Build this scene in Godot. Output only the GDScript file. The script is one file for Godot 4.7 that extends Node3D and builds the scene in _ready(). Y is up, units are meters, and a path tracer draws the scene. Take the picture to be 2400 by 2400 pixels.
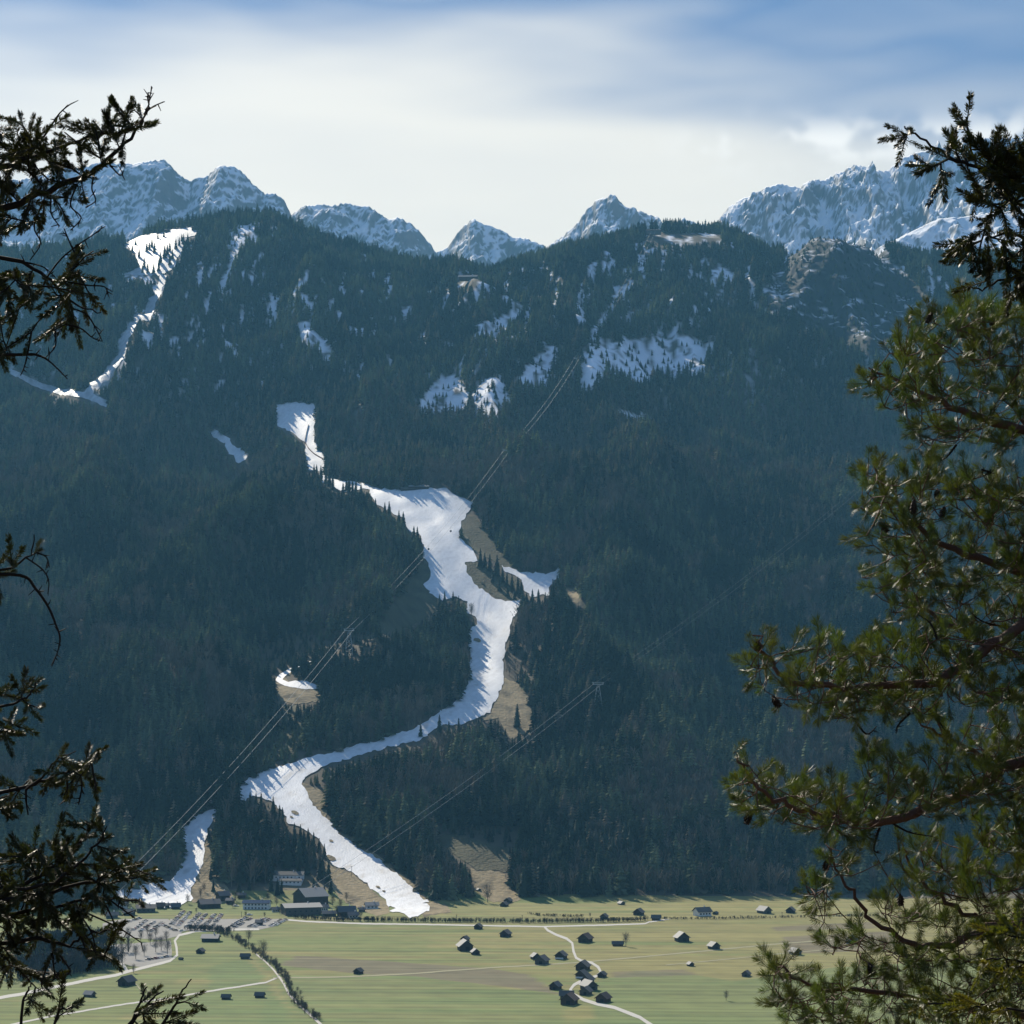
extends Node3D
# A wooded alpine valley in early spring: ski pistes, hay barns and far snowy peaks seen between a spruce and a pine.

const F := 5645.0
const EYE := Vector3(0, 220, 0)
const WHITE_SNOW := Color(0.86, 0.88, 0.92)
var cp := 0.0
var sp := 0.0
var rng := RandomNumberGenerator.new()
var na := FastNoiseLite.new()
var nb := FastNoiseLite.new()
var nr := FastNoiseLite.new()
var nd := FastNoiseLite.new()
var table := PackedFloat32Array()
const U0 := -0.36
const US := 361
const D0 := 1900.0
const DS := 300
const DSTEP := 20.0
var gridh := PackedFloat32Array()
const GX0 := -1800.0
const GZ0 := 2150.0
const GS := 8.0
const GW := 451
const GD := 601
var mask := PackedByteArray()
const MW := 750
var M := {}
var used_names := {}

# ---------------------------------------------------------------- small helpers
func ray(px: float, py: float) -> Vector3:
	var a := (px - 1200.0) / F
	var b := -(py - 1200.0) / F
	return Vector3(a, b * cp + sp, -(cp - b * sp))

func to_px(p: Vector3) -> Vector2:
	var q := p - EYE
	var f := -q.z * cp + q.y * sp
	var up := q.y * cp + q.z * sp
	return Vector2(1200.0 + F * q.x / f, 1200.0 - F * up / f)

func at(px: float, py: float, depth: float) -> Vector3:
	var r := ray(px, py)
	return EYE + r * (depth / -r.z)

func lin(r: float, g: float, b: float) -> Color:
	return Color(r, g, b).linear_to_srgb()

func mat(called: String, c: Color, rough := 0.9, metal := 0.0) -> StandardMaterial3D:
	var m := StandardMaterial3D.new()
	m.resource_name = called
	m.albedo_color = c.linear_to_srgb()
	m.roughness = rough
	m.metallic = metal
	m.metallic_specular = 0.3
	m.cull_mode = BaseMaterial3D.CULL_DISABLED
	M[called] = m
	return m

func vmat(called: String, rough := 0.9) -> StandardMaterial3D:
	var m := mat(called, Color(1, 1, 1), rough)
	m.vertex_color_use_as_albedo = true
	return m

func noise_tex(freq: float, size: int, lo: Color, hi: Color, kind := FastNoiseLite.TYPE_SIMPLEX_SMOOTH, oct := 5, mid := 0.5) -> NoiseTexture2D:
	var n := FastNoiseLite.new()
	n.noise_type = kind
	n.frequency = freq
	n.fractal_octaves = oct
	n.seed = int(freq * 10000.0) + size
	var t := NoiseTexture2D.new()
	t.width = size
	t.height = size
	t.seamless = true
	t.noise = n
	var g := Gradient.new()
	g.set_color(0, lo)
	g.set_color(1, hi)
	g.add_point(mid, lo.lerp(hi, 0.5))
	t.color_ramp = g
	return t

func numbered(called: String) -> String:
	if not used_names.has(called):
		used_names[called] = 0
		return called
	used_names[called] += 1
	return "%s_%03d" % [called, used_names[called]]

func tag(o: Node3D, label: String, category: String, group := "", kind := "") -> Node3D:
	o.set_meta("label", label)
	if category != "":
		o.set_meta("category", category)
	if group != "":
		o.set_meta("group", group)
	if kind != "":
		o.set_meta("kind", kind)
	return o

func thing(called: String, where: Vector3, turn: float, label: String, category: String, group := "") -> Node3D:
	var o := Node3D.new()
	o.name = numbered(called)
	add_child(o, true)
	o.position = where
	o.rotation.y = turn
	tag(o, label, category, group)
	return o

func put(called: String, mesh: Mesh, m: Material, parent: Node = self) -> MeshInstance3D:
	var o := MeshInstance3D.new()
	o.name = numbered(called) if parent == self else called
	o.mesh = mesh
	if m:
		o.material_override = m
	parent.add_child(o, true)
	return o

func struct(called: String, mesh: Mesh, m: Material, label: String) -> MeshInstance3D:
	var o := put(called, mesh, m)
	o.set_meta("kind", "structure")
	o.set_meta("label", label)
	return o

func tool() -> SurfaceTool:
	var st := SurfaceTool.new()
	st.begin(Mesh.PRIMITIVE_TRIANGLES)
	return st

func done(st: SurfaceTool) -> ArrayMesh:
	st.generate_normals()
	return st.commit()

func quad(st: SurfaceTool, a: Vector3, b: Vector3, c: Vector3, d: Vector3) -> void:
	for v in [a, c, b, a, d, c]:   # corners given anticlockwise as seen from outside
		st.add_vertex(v)

func box(st: SurfaceTool, c: Vector3, s: Vector3, turn := Basis()) -> void:
	var h := s * 0.5
	st.set_smooth_group(-1)
	for f in [[Vector3(1, 0, 0), Vector3(0, 1, 0), Vector3(0, 0, 1)], [Vector3(-1, 0, 0), Vector3(0, 1, 0), Vector3(0, 0, -1)], [Vector3(0, 1, 0), Vector3(0, 0, 1), Vector3(1, 0, 0)], [Vector3(0, -1, 0), Vector3(0, 0, -1), Vector3(1, 0, 0)], [Vector3(0, 0, 1), Vector3(1, 0, 0), Vector3(0, 1, 0)], [Vector3(0, 0, -1), Vector3(-1, 0, 0), Vector3(0, 1, 0)]]:
		var n: Vector3 = f[0]
		var a: Vector3 = f[1]
		var b: Vector3 = f[2]
		quad(st, c + turn * ((n - a - b) * h), c + turn * ((n + a - b) * h), c + turn * ((n + a + b) * h), c + turn * ((n - a + b) * h))

func tube(st: SurfaceTool, pts: PackedVector3Array, r0: float, r1: float, sides := 5) -> void:
	st.set_smooth_group(0)
	var n := pts.size()
	var prev: Array = []
	for i in n:
		var dir := (pts[mini(i + 1, n - 1)] - pts[maxi(i - 1, 0)]).normalized()
		var side := dir.cross(Vector3(0.31, 0.9, 0.29)).normalized()
		var other := dir.cross(side)
		var r := lerpf(r0, r1, float(i) / (n - 1))
		var ring: Array = []
		for k in sides:
			var w := TAU * k / sides
			ring.append(pts[i] + (side * cos(w) + other * sin(w)) * r)
		if i > 0:
			for k in sides:
				quad(st, prev[k], prev[(k + 1) % sides], ring[(k + 1) % sides], ring[k])
		prev = ring

func pl(flat: Array) -> PackedVector2Array:
	var out := PackedVector2Array()
	for i in range(0, flat.size(), 2):
		out.append(Vector2(flat[i], flat[i + 1]))
	return out

func along(line: PackedVector2Array, x: float) -> float:
	if x <= line[0].x:
		return line[0].y
	for i in range(1, line.size()):
		if x <= line[i].x:
			return lerpf(line[i - 1].y, line[i].y, (x - line[i - 1].x) / maxf(line[i].x - line[i - 1].x, 0.001))
	return line[line.size() - 1].y

func sstep(a: float, b: float, x: float) -> float:
	var t := clampf((x - a) / (b - a), 0.0, 1.0)
	return t * t * (3.0 - 2.0 * t)

# ---------------------------------------------------------------- sky
func sky_color(dir: Vector3) -> Color:
	var el := rad_to_deg(asin(clampf(dir.y, -1.0, 1.0)))
	var az := rad_to_deg(atan2(dir.x, -dir.z))
	if el < 0.0:
		return Color(0.16, 0.19, 0.22)
	var blue := Color(0.085, 0.235, 0.55).lerp(Color(0.06, 0.16, 0.40), sstep(14.0, 60.0, el))
	blue = blue.lerp(Color(0.34, 0.50, 0.68), sstep(13.0, 3.0, el) * 0.8)
	# thin veil of cirrus: an arched sheet low down, streaks and open blue above it
	var s := Vector3(dir.x, dir.y * 3.2, dir.z) * 100.0
	var streak := na.get_noise_3d(s.x * 1.6 + s.y * 1.1, s.y * 2.8 - s.x * 0.5, s.z * 1.2)
	var fine := nb.get_noise_3d(s.x * 5.0 + s.y * 6.0, s.y * 8.0 - s.x * 4.0, s.z * 5.0)
	var arch := 15.9 - 0.015 * pow(absf(az + 5.0), 1.75)
	arch = maxf(arch, 5.0)
	var veil := sstep(arch + 2.1, arch - 2.8, el + streak * 3.2 + fine * 1.9)
	var high := sstep(-0.05, 0.75, streak + fine * 0.35) * 0.55
	high += sstep(0.25, 0.65, nb.get_noise_3d(s.x * 0.5, s.y * 1.0, s.z * 0.5 + 30.0)) * 0.4 * sstep(18.0, 34.0, el)
	veil = clampf(maxf(veil, high), 0.0, 1.0)
	var white := Color(1.24, 1.18, 1.04).lerp(Color(0.98, 0.95, 0.88), sstep(9.5, 4.0, el))
	white = white.lerp(Color(0.95, 0.96, 0.94), sstep(4.0, 12.0, absf(az + 1.0)) * 0.5)
	var c := blue.lerp(white, veil * (0.90 + 0.16 * streak + 0.10 * fine))
	# a few small bright puffs low on the right
	var puff := nb.get_noise_3d(az * 110.0, el * 190.0, 40.0) + 0.6 * nr.get_noise_3d(az * 110.0, el * 130.0, 7.0)
	var belt := exp(-pow((el - 12.35) / 0.5, 2.0)) * sstep(0.0, 0.5, puff + na.get_noise_2d(az * 9.0, 3.0) * 0.9)
	c = c.lerp(Color(1.32, 1.30, 1.24), belt * 0.85 * sstep(3.0, 6.5, az))
	var sun := Vector3(-0.318, 0.53, -0.786)
	var near := acos(clampf(dir.dot(sun), -1.0, 1.0))
	var glow := 1.0 + 0.9 * exp(-near * near / 0.05) + 0.25 * exp(-near * near / 0.3)
	return Color(c.r * glow, c.g * glow, c.b * glow)

func sky_dir(x: float, y: float) -> Vector3:
	var az := x * TAU
	var el := (0.5 - y) * PI
	return Vector3(sin(az) * cos(el), sin(el), -cos(az) * cos(el))

func make_sky() -> PanoramaSkyMaterial:
	var w := 1024
	var h := 512
	var im := Image.create(w, h, false, Image.FORMAT_RGBF)
	for y in h:
		for x in w:
			im.set_pixel(x, y, sky_color(sky_dir((x + 0.5) / w, (y + 0.5) / h)))
	im.resize(4096, 2048, Image.INTERPOLATE_CUBIC)
	for y in range(800, 1026):   # the same sky again, finer, where the lens is long
		for x in range(-230, 230):
			im.set_pixel(posmod(x, 4096), y, sky_color(sky_dir((x + 0.5) / 4096.0, (y + 0.5) / 2048.0)))
	var p := PanoramaSkyMaterial.new()
	p.panorama = ImageTexture.create_from_image(im)
	return p

# ---------------------------------------------------------------- the shape of the land
const COLS := [-250, 150, 500, 900, 1300, 1700, 1790, 1880, 1960, 2050, 2150, 2300, 2700]
var FOOT := [2160, 2150, 2128, 2128, 2116, 2112, 2111, 2110, 2108, 2104, 2098, 2090, 2085]
var ROWD := [
	[2640, 2640, 2600, 2660, 2680, 2680, 2680, 2680, 2680, 2680, 2680, 2680, 2680],
	[3250, 3250, 3250, 3250, 3300, 3300, 3300, 3300, 3300, 3300, 3300, 3300, 3300],
	[4000, 4000, 3980, 3950, 3950, 4000, 4050, 4100, 4100, 4100, 4100, 4050, 4050],
	[4550, 4550, 4480, 4420, 4420, 4480, 4520, 4560, 4560, 4560, 4560, 4520, 4520],
	[5120, 5120, 5080, 5060, 5000, 5090, 5110, 5140, 5150, 5150, 5130, 5100, 5100],
	[6200, 6200, 6200, 6150, 6200, 6200, 5950, 5560, 5500, 5560, 5900, 6200, 6300]]
const ROWY := [1850, 1500, 1150, 1060, 800]
var RIDGE := pl([-300, 620, 47, 615, 120, 600, 250, 585, 286, 588, 330, 566, 404, 546, 447, 540, 500, 532, 560, 520, 640, 526, 700, 555, 760, 577, 840, 596, 900, 618, 960, 634, 1020, 650, 1060, 656, 1100, 656, 1150, 662, 1200, 645, 1290, 618, 1400, 590, 1480, 566, 1530, 552, 1560, 556, 1600, 556, 1680, 556, 1720, 561, 1760, 580, 1800, 606, 1840, 606, 1860, 585, 1885, 562, 1920, 546, 1960, 541, 2010, 545, 2040, 562, 2080, 592, 2130, 612, 2200, 622, 2700, 630])

func elev(py: float) -> float:
	var b := -(py - 1200.0) / F
	return (b * cp + sp) / (cp - b * sp)

func build_table() -> void:
	table.resize(US * DS)
	var us := []
	for c in COLS:
		us.append((c - 1200.0) / F / (cp - 0.115 * sp))
	for i in US:
		var u := U0 + i * 0.002
		var px := 1200.0 + u * F * (cp - 0.115 * sp)
		var k := 0
		while k < us.size() - 2 and u > us[k + 1]:
			k += 1
		var t := sstep(0.0, 1.0, (u - us[k]) / (us[k + 1] - us[k]))
		var ds := [1200.0, 0.0]
		var hs := [0.0, 0.0]
		var foot := lerpf(FOOT[k], FOOT[k + 1], t)
		ds[1] = -220.0 / elev(foot)
		ds[0] = ds[1] - 300.0
		for r in 6:
			var d := lerpf(ROWD[r][k], ROWD[r][k + 1], t)
			var py: float = ROWY[r] if r < 5 else along(RIDGE, px)
			ds.append(d)
			hs.append(220.0 + d * elev(py))
		ds.append(ds[7] + 700.0)
		hs.append(hs[7] - 330.0)
		ds.append(ds[7] + 2600.0)
		hs.append(hs[7] - 700.0)
		var n := ds.size()
		var ms := []
		for j in n:
			if j == 0:
				ms.append(0.0)
			elif j == n - 1:
				ms.append(-0.2)
			else:
				var s0: float = (hs[j] - hs[j - 1]) / (ds[j] - ds[j - 1])
				var s1: float = (hs[j + 1] - hs[j]) / (ds[j + 1] - ds[j])
				ms.append(0.5 * (s0 + s1) if s0 * s1 > 0.0 else 0.0)
		ms[1] = 0.06
		var j := 0
		for q in DS:
			var d := D0 + q * DSTEP
			var h := 0.0
			if d > ds[0]:
				while j < n - 2 and d > ds[j + 1]:
					j += 1
				var l: float = ds[j + 1] - ds[j]
				var x: float = clampf((d - ds[j]) / l, 0.0, 1.0)
				var x2 := x * x
				var x3 := x2 * x
				h = (2 * x3 - 3 * x2 + 1) * hs[j] + (x3 - 2 * x2 + x) * l * ms[j] + (-2 * x3 + 3 * x2) * hs[j + 1] + (x3 - x2) * l * ms[j + 1]
			if d < ds[1]:
				h = 0.0
			table[i * DS + q] = h

func base_height(x: float, d: float) -> float:
	if d < D0 + 20.0:
		return hill(x, d)
	var fu := clampf((x / d - U0) / 0.002, 0.0, US - 1.001)
	var fd := clampf((d - D0) / DSTEP, 0.0, DS - 1.001)
	var i := int(fu)
	var q := int(fd)
	fu -= i
	fd -= q
	var a := lerpf(table[i * DS + q], table[i * DS + q + 1], fd)
	var b := lerpf(table[(i + 1) * DS + q], table[(i + 1) * DS + q + 1], fd)
	return lerpf(a, b, fu)

func hill(x: float, d: float) -> float:
	if d > 700.0:
		return 0.0
	if d < 3.0:
		return 218.3 - d * 0.25 + nb.get_noise_2d(x * 20.0, d * 20.0) * 0.15
	var h := 217.55 - (d - 3.0) * 0.72
	if d > 180.0:
		var t := clampf((d - 180.0) / 520.0, 0.0, 1.0)
		h = 90.1 * (1.0 - t) * (1.0 - t) * (1.0 - t)
	return h

var calm := PackedFloat32Array()

func calm_zones() -> void:
	# the pistes were graded smooth: the land undulates less close to them
	calm.resize(76 * 76)
	var spots := PackedVector2Array()
	for p in [P_MAIN, P_LEFT, P_TOP, P_FIELD, P_BRANCH, P_HAIR]:
		spots.append_array(p)
	for j in 76:
		for i in 76:
			var q := Vector2(i * 40.0 - 300.0, j * 40.0 - 300.0)
			var best := 1e9
			for s in spots:
				best = minf(best, s.distance_squared_to(q))
			calm[j * 76 + i] = sstep(25.0, 150.0, sqrt(best))

func calm_at(q: Vector2) -> float:
	var f := ((q + Vector2(300, 300)) / 40.0).clamp(Vector2.ZERO, Vector2(74.9, 74.9))
	var i := int(f.x)
	var j := int(f.y)
	f -= Vector2(i, j)
	var k := j * 76 + i
	return lerpf(lerpf(calm[k], calm[k + 1], f.x), lerpf(calm[k + 76], calm[k + 77], f.x), f.y)

func raw_height(x: float, d: float) -> float:
	var h := base_height(x, d)
	if d < 2150.0 or h < 0.5:
		return h
	var px := 1200.0 + x / d * F
	var low := sstep(3.0, 160.0, h)
	var top := sstep(1340.0, 900.0, h)
	var far := sstep(6100.0, 5300.0, d)
	var rough := 0.18 + 0.82 * calm_at(to_px(Vector3(x, h, -d)))
	h += rough * low * far * (48.0 * na.get_noise_2d(x * 0.6, d * 0.35) + 90.0 * (nr.get_noise_2d(x * 0.30 + d * 0.05, d * 0.09 + 400.0) - 0.2) + 15.0 * nb.get_noise_2d(x * 0.8, d * 0.5) * (0.4 + 0.6 * top))
	# crags on the dome and along the upper right
	var dome := sstep(1770.0, 1850.0, px) * sstep(2230.0, 2120.0, px) * sstep(5030.0, 5180.0, d) * sstep(5640.0, 5470.0, d)
	if dome > 0.0:
		h += dome * (9.0 * nr.get_noise_2d(x * 1.4, d * 0.9) + 10.0 * nb.get_noise_2d(x * 5.0, d * 5.0))
	return h

func build_grid() -> void:
	gridh.resize(GW * GD)
	for j in GD:
		for i in GW:
			gridh[j * GW + i] = raw_height(GX0 + i * GS, GZ0 + j * GS)

func ground(x: float, d: float) -> float:
	var fx := (x - GX0) / GS
	var fd := (d - GZ0) / GS
	if fx < 0.0 or fd < 0.0 or fx >= GW - 1.0 or fd >= GD - 1.0:
		return raw_height(x, d)
	var i := int(fx)
	var j := int(fd)
	fx -= i
	fd -= j
	var k := j * GW + i
	# the same two triangles as the mesh
	if fx + fd < 1.0:
		return gridh[k] + (gridh[k + 1] - gridh[k]) * fx + (gridh[k + GW] - gridh[k]) * fd
	return gridh[k + GW + 1] + (gridh[k + GW] - gridh[k + GW + 1]) * (1.0 - fx) + (gridh[k + 1] - gridh[k + GW + 1]) * (1.0 - fd)

func land(px: float, py: float) -> Vector3:
	# where the sight line through that spot of the photograph first meets the land
	var r := ray(px, py)
	r /= -r.z
	var d := 1300.0
	var last := d
	while d < 6900.0:
		if ground(r.x * d, d) >= EYE.y + r.y * d:
			break
		last = d
		d += 12.0
	for i in 8:
		var m := (last + d) * 0.5
		if ground(r.x * m, m) >= EYE.y + r.y * m:
			d = m
		else:
			last = m
	return Vector3(r.x * d, ground(r.x * d, d), -d)

func on_land(x: float, z: float) -> Vector3:
	return Vector3(x, ground(x, -z), z)

# ---------------------------------------------------------------- what grows where, seen on the slope
func paint_mask(poly: PackedVector2Array, v: int) -> void:
	var lo := poly[0]
	var hi := poly[0]
	for p in poly:
		lo = lo.min(p)
		hi = hi.max(p)
	for j in range(maxi(0, int((lo.y + 300) / 4) - 1), mini(MW - 1, int((hi.y + 300) / 4) + 2)):
		for i in range(maxi(0, int((lo.x + 300) / 4) - 1), mini(MW - 1, int((hi.x + 300) / 4) + 2)):
			if Geometry2D.is_point_in_polygon(Vector2(i * 4.0 - 298.0, j * 4.0 - 298.0), poly):
				mask[j * MW + i] = v

func mask_at(p: Vector2) -> int:
	var i := int((p.x + 300.0) / 4.0)
	var j := int((p.y + 300.0) / 4.0)
	if i < 0 or j < 0 or i >= MW or j >= MW:
		return 0
	return mask[j * MW + i]

func ribbon_px(line: PackedVector2Array, w0: float, w1: float) -> PackedVector2Array:
	var left := PackedVector2Array()
	var right := PackedVector2Array()
	var n := line.size()
	for i in n:
		var dir := (line[mini(i + 1, n - 1)] - line[maxi(i - 1, 0)]).normalized()
		var w := lerpf(w0, w1, float(i) / (n - 1)) * 0.5
		var o := Vector2(-dir.y, dir.x) * w
		left.append(line[i] + o)
		right.append(line[i] - o)
	right.reverse()
	left.append_array(right)
	return left

func world_poly(poly: PackedVector2Array, ragged: float, step := 6.0) -> PackedVector2Array:
	var out := PackedVector2Array()
	for i in poly.size():
		var a := poly[i]
		var b := poly[(i + 1) % poly.size()]
		var n := maxi(1, int(a.distance_to(b) / step))
		for k in n:
			var p := a.lerp(b, float(k) / n)
			p += Vector2(nb.get_noise_2d(p.x * 9.0, p.y * 9.0), nb.get_noise_2d(p.y * 9.0 + 500.0, p.x * 9.0)) * ragged
			var q := land(p.x, p.y)
			out.append(Vector2(q.x, q.z))
	return out

func sheet(poly: PackedVector2Array, lift: float, cell: float, tint: Callable) -> ArrayMesh:
	# a sheet over the land inside that outline: whole cells inside, cells cut along the edge
	var lo := poly[0]
	var hi := poly[0]
	for p in poly:
		lo = lo.min(p)
		hi = hi.max(p)
	var w := int((hi.x - lo.x) / cell) + 2
	var h := int((hi.y - lo.y) / cell) + 2
	var ins := PackedByteArray()
	ins.resize((w + 1) * (h + 1))
	for j in h + 1:
		for i in w + 1:
			ins[j * (w + 1) + i] = 1 if Geometry2D.is_point_in_polygon(lo + Vector2(i, j) * cell, poly) else 0
	var touched := {}
	for i in poly.size():
		var a := poly[i]
		var b := poly[(i + 1) % poly.size()]
		var n := int(a.distance_to(b) / (cell * 0.4)) + 1
		for k in n + 1:
			var p := (a.lerp(b, float(k) / n) - lo) / cell
			touched[Vector2i(int(p.x), int(p.y))] = true
	var vs := PackedVector3Array()
	var cs := PackedColorArray()
	var ns := PackedVector3Array()
	for j in h:
		for i in w:
			var k := j * (w + 1) + i
			var sum := ins[k] + ins[k + 1] + ins[k + w + 1] + ins[k + w + 2]
			var parts := []
			var o := lo + Vector2(i, j) * cell
			var sq := PackedVector2Array([o, o + Vector2(cell, 0), o + Vector2(cell, cell), o + Vector2(0, cell)])
			if touched.has(Vector2i(i, j)) or (sum > 0 and sum < 4):
				parts = Geometry2D.intersect_polygons(sq, poly)
			elif sum == 4:
				parts = [sq]
			for part in parts:
				var idx := Geometry2D.triangulate_polygon(part)
				for m in idx:
					var v: Vector2 = part[m]
					vs.append(Vector3(v.x, ground(v.x, -v.y) + lift, v.y))
	for i in range(0, vs.size(), 3):
		var n := (vs[i + 1] - vs[i]).cross(vs[i + 2] - vs[i])
		if n.y > 0.0:
			var swap := vs[i + 1]
			vs[i + 1] = vs[i + 2]
			vs[i + 2] = swap
	for v in vs:
		ns.append(slope_normal(v.x, -v.z))
		cs.append(tint.call(v))
	var arr := []
	arr.resize(Mesh.ARRAY_MAX)
	arr[Mesh.ARRAY_VERTEX] = vs
	arr[Mesh.ARRAY_NORMAL] = ns
	arr[Mesh.ARRAY_COLOR] = cs
	var am := ArrayMesh.new()
	am.add_surface_from_arrays(Mesh.PRIMITIVE_TRIANGLES, arr)
	return am

func slope_normal(x: float, d: float) -> Vector3:
	var e := 7.0
	return Vector3(ground(x - e, d) - ground(x + e, d), 2.0 * e, ground(x, d + e) - ground(x, d - e)).normalized()

# ---------------------------------------------------------------- land meshes
func grid_mesh(w: int, h: int, vs: PackedVector3Array, cs: PackedColorArray, fan := 9.0) -> ArrayMesh:
	var ns := PackedVector3Array()
	ns.resize(w * h)
	for j in h:
		for i in w:
			var a := vs[j * w + mini(i + 1, w - 1)] - vs[j * w + maxi(i - 1, 0)]
			var b := vs[mini(j + 1, h - 1) * w + i] - vs[maxi(j - 1, 0) * w + i]
			var n := a.cross(b).normalized()
			ns[j * w + i] = n if n.y > 0.0 else -n
	var idx := PackedInt32Array()
	for j in h - 1:
		for i in w - 1:
			var k := j * w + i
			if fan < 1.0 and absf(vs[k].x / vs[k].z) > fan:
				continue
			idx.append_array([k, k + w, k + 1, k + 1, k + w, k + w + 1])
	if vs[idx[0]].y == vs[idx[0]].y:
		var n := (vs[idx[1]] - vs[idx[0]]).cross(vs[idx[2]] - vs[idx[0]])
		if n.y > 0.0:
			for q in range(0, idx.size(), 3):
				var t := idx[q + 1]
				idx[q + 1] = idx[q + 2]
				idx[q + 2] = t
	var arr := []
	arr.resize(Mesh.ARRAY_MAX)
	arr[Mesh.ARRAY_VERTEX] = vs
	arr[Mesh.ARRAY_NORMAL] = ns
	arr[Mesh.ARRAY_COLOR] = cs
	arr[Mesh.ARRAY_INDEX] = idx
	var am := ArrayMesh.new()
	am.add_surface_from_arrays(Mesh.PRIMITIVE_TRIANGLES, arr)
	return am

func slope_color(p: Vector3) -> Color:
	var d := -p.z
	var px := to_px(p)
	var m := mask_at(px)
	var soil := Color(0.075, 0.062, 0.045).lerp(Color(0.13, 0.105, 0.07), 0.5 + 0.5 * nb.get_noise_2d(p.x * 2.0, d * 2.0))
	if m == 1:
		return Color(0.17, 0.135, 0.08).lerp(Color(0.10, 0.085, 0.05), sstep(-0.1, 0.5, nb.get_noise_2d(p.x * 7.0, d * 4.0)))
	var n := slope_normal(p.x, d)
	if m == 4:
		var rock := Color(0.022, 0.027, 0.029).lerp(Color(0.062, 0.064, 0.068), 0.5 + 0.9 * nb.get_noise_2d(p.x * 6.0, p.y * 1.5))
		rock = rock.lerp(Color(0.03, 0.036, 0.026), sstep(0.0, 0.3, nb.get_noise_2d(p.x * 8.0 + 70.0, d * 8.0)) * 0.8)
		var on := sstep(0.86, 0.97, n.y + 0.35 * nb.get_noise_2d(p.x * 9.0, d * 9.0))
		return rock.lerp(WHITE_SNOW, on * 0.8)
	var s := 0.0
	if m == 3:
		s = sstep(-0.35, 0.05, nb.get_noise_2d(p.x * 7.0, d * 2.2) + 0.4 * nr.get_noise_2d(p.x * 9.0, d * 6.0))
	elif m == 5:
		s = 1.0
	else:
		# old snow lies in gullies and gaps higher up
		s = sstep(620.0, 1050.0, p.y) * sstep(0.02, 0.34, 0.75 * nb.get_noise_2d(p.x * 4.2, d * 1.1) + 0.55 * nb.get_noise_2d(p.x * 11.0, d * 3.0) + 0.25 * na.get_noise_2d(p.x * 2.0, d * 2.0))
	return soil.lerp(WHITE_SNOW, s)

func build_slope() -> void:
	var vs := PackedVector3Array()
	var cs := PackedColorArray()
	vs.resize(GW * GD)
	cs.resize(GW * GD)
	for j in GD:
		for i in GW:
			var x := GX0 + i * GS
			var d := GZ0 + j * GS
			var p := Vector3(x, gridh[j * GW + i], -d)
			vs[j * GW + i] = p
			if absf(x / d) < 0.30:
				cs[j * GW + i] = slope_color(p)
			else:
				cs[j * GW + i] = Color(0.08, 0.07, 0.05)
	var m := vmat("forest soil", 0.95)
	m.detail_enabled = true
	m.detail_blend_mode = BaseMaterial3D.BLEND_MODE_MUL
	m.detail_uv_layer = BaseMaterial3D.DETAIL_UV_1
	struct("mountain_slope", grid_mesh(GW, GD, vs, cs, 0.34), m, "steep forested mountain slope with snow patches rising behind the valley")
	m.detail_enabled = false

func field_color(x: float, d: float) -> Color:
	var px := to_px(Vector3(x, 0.0, -d))
	var green := Color(0.140, 0.172, 0.050)
	var straw := Color(0.228, 0.205, 0.072)
	var brown := Color(0.15, 0.12, 0.082)
	var lush := Color(0.110, 0.170, 0.056)
	var band := nb.get_noise_2d(x * 0.25, d * 5.0) * 0.9 + na.get_noise_2d(x * 1.2, d * 2.2) * 0.7
	var c := green.lerp(straw, sstep(-0.55, 0.45, band + (px.x - 1100.0) * 0.00055))
	for f in fields:
		if Geometry2D.is_point_in_polygon(px, f[0]):
			var k: int = f[1]
			var goal: Color = [lush, brown, straw, green][k]
			c = c.lerp(goal, f[2])
	# mowing lines and wheel tracks along the strips
	c = c * (1.0 + 0.42 * nb.get_noise_2d(x * 0.12 + 40.0, d * 14.0 + x * 0.6) + 0.16 * nb.get_noise_2d(x * 1.5, d * 30.0) + 0.20 * nb.get_noise_2d(x * 6.0, d * 6.0))
	return Color(c.r, c.g, c.b)

var fields := []

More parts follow.
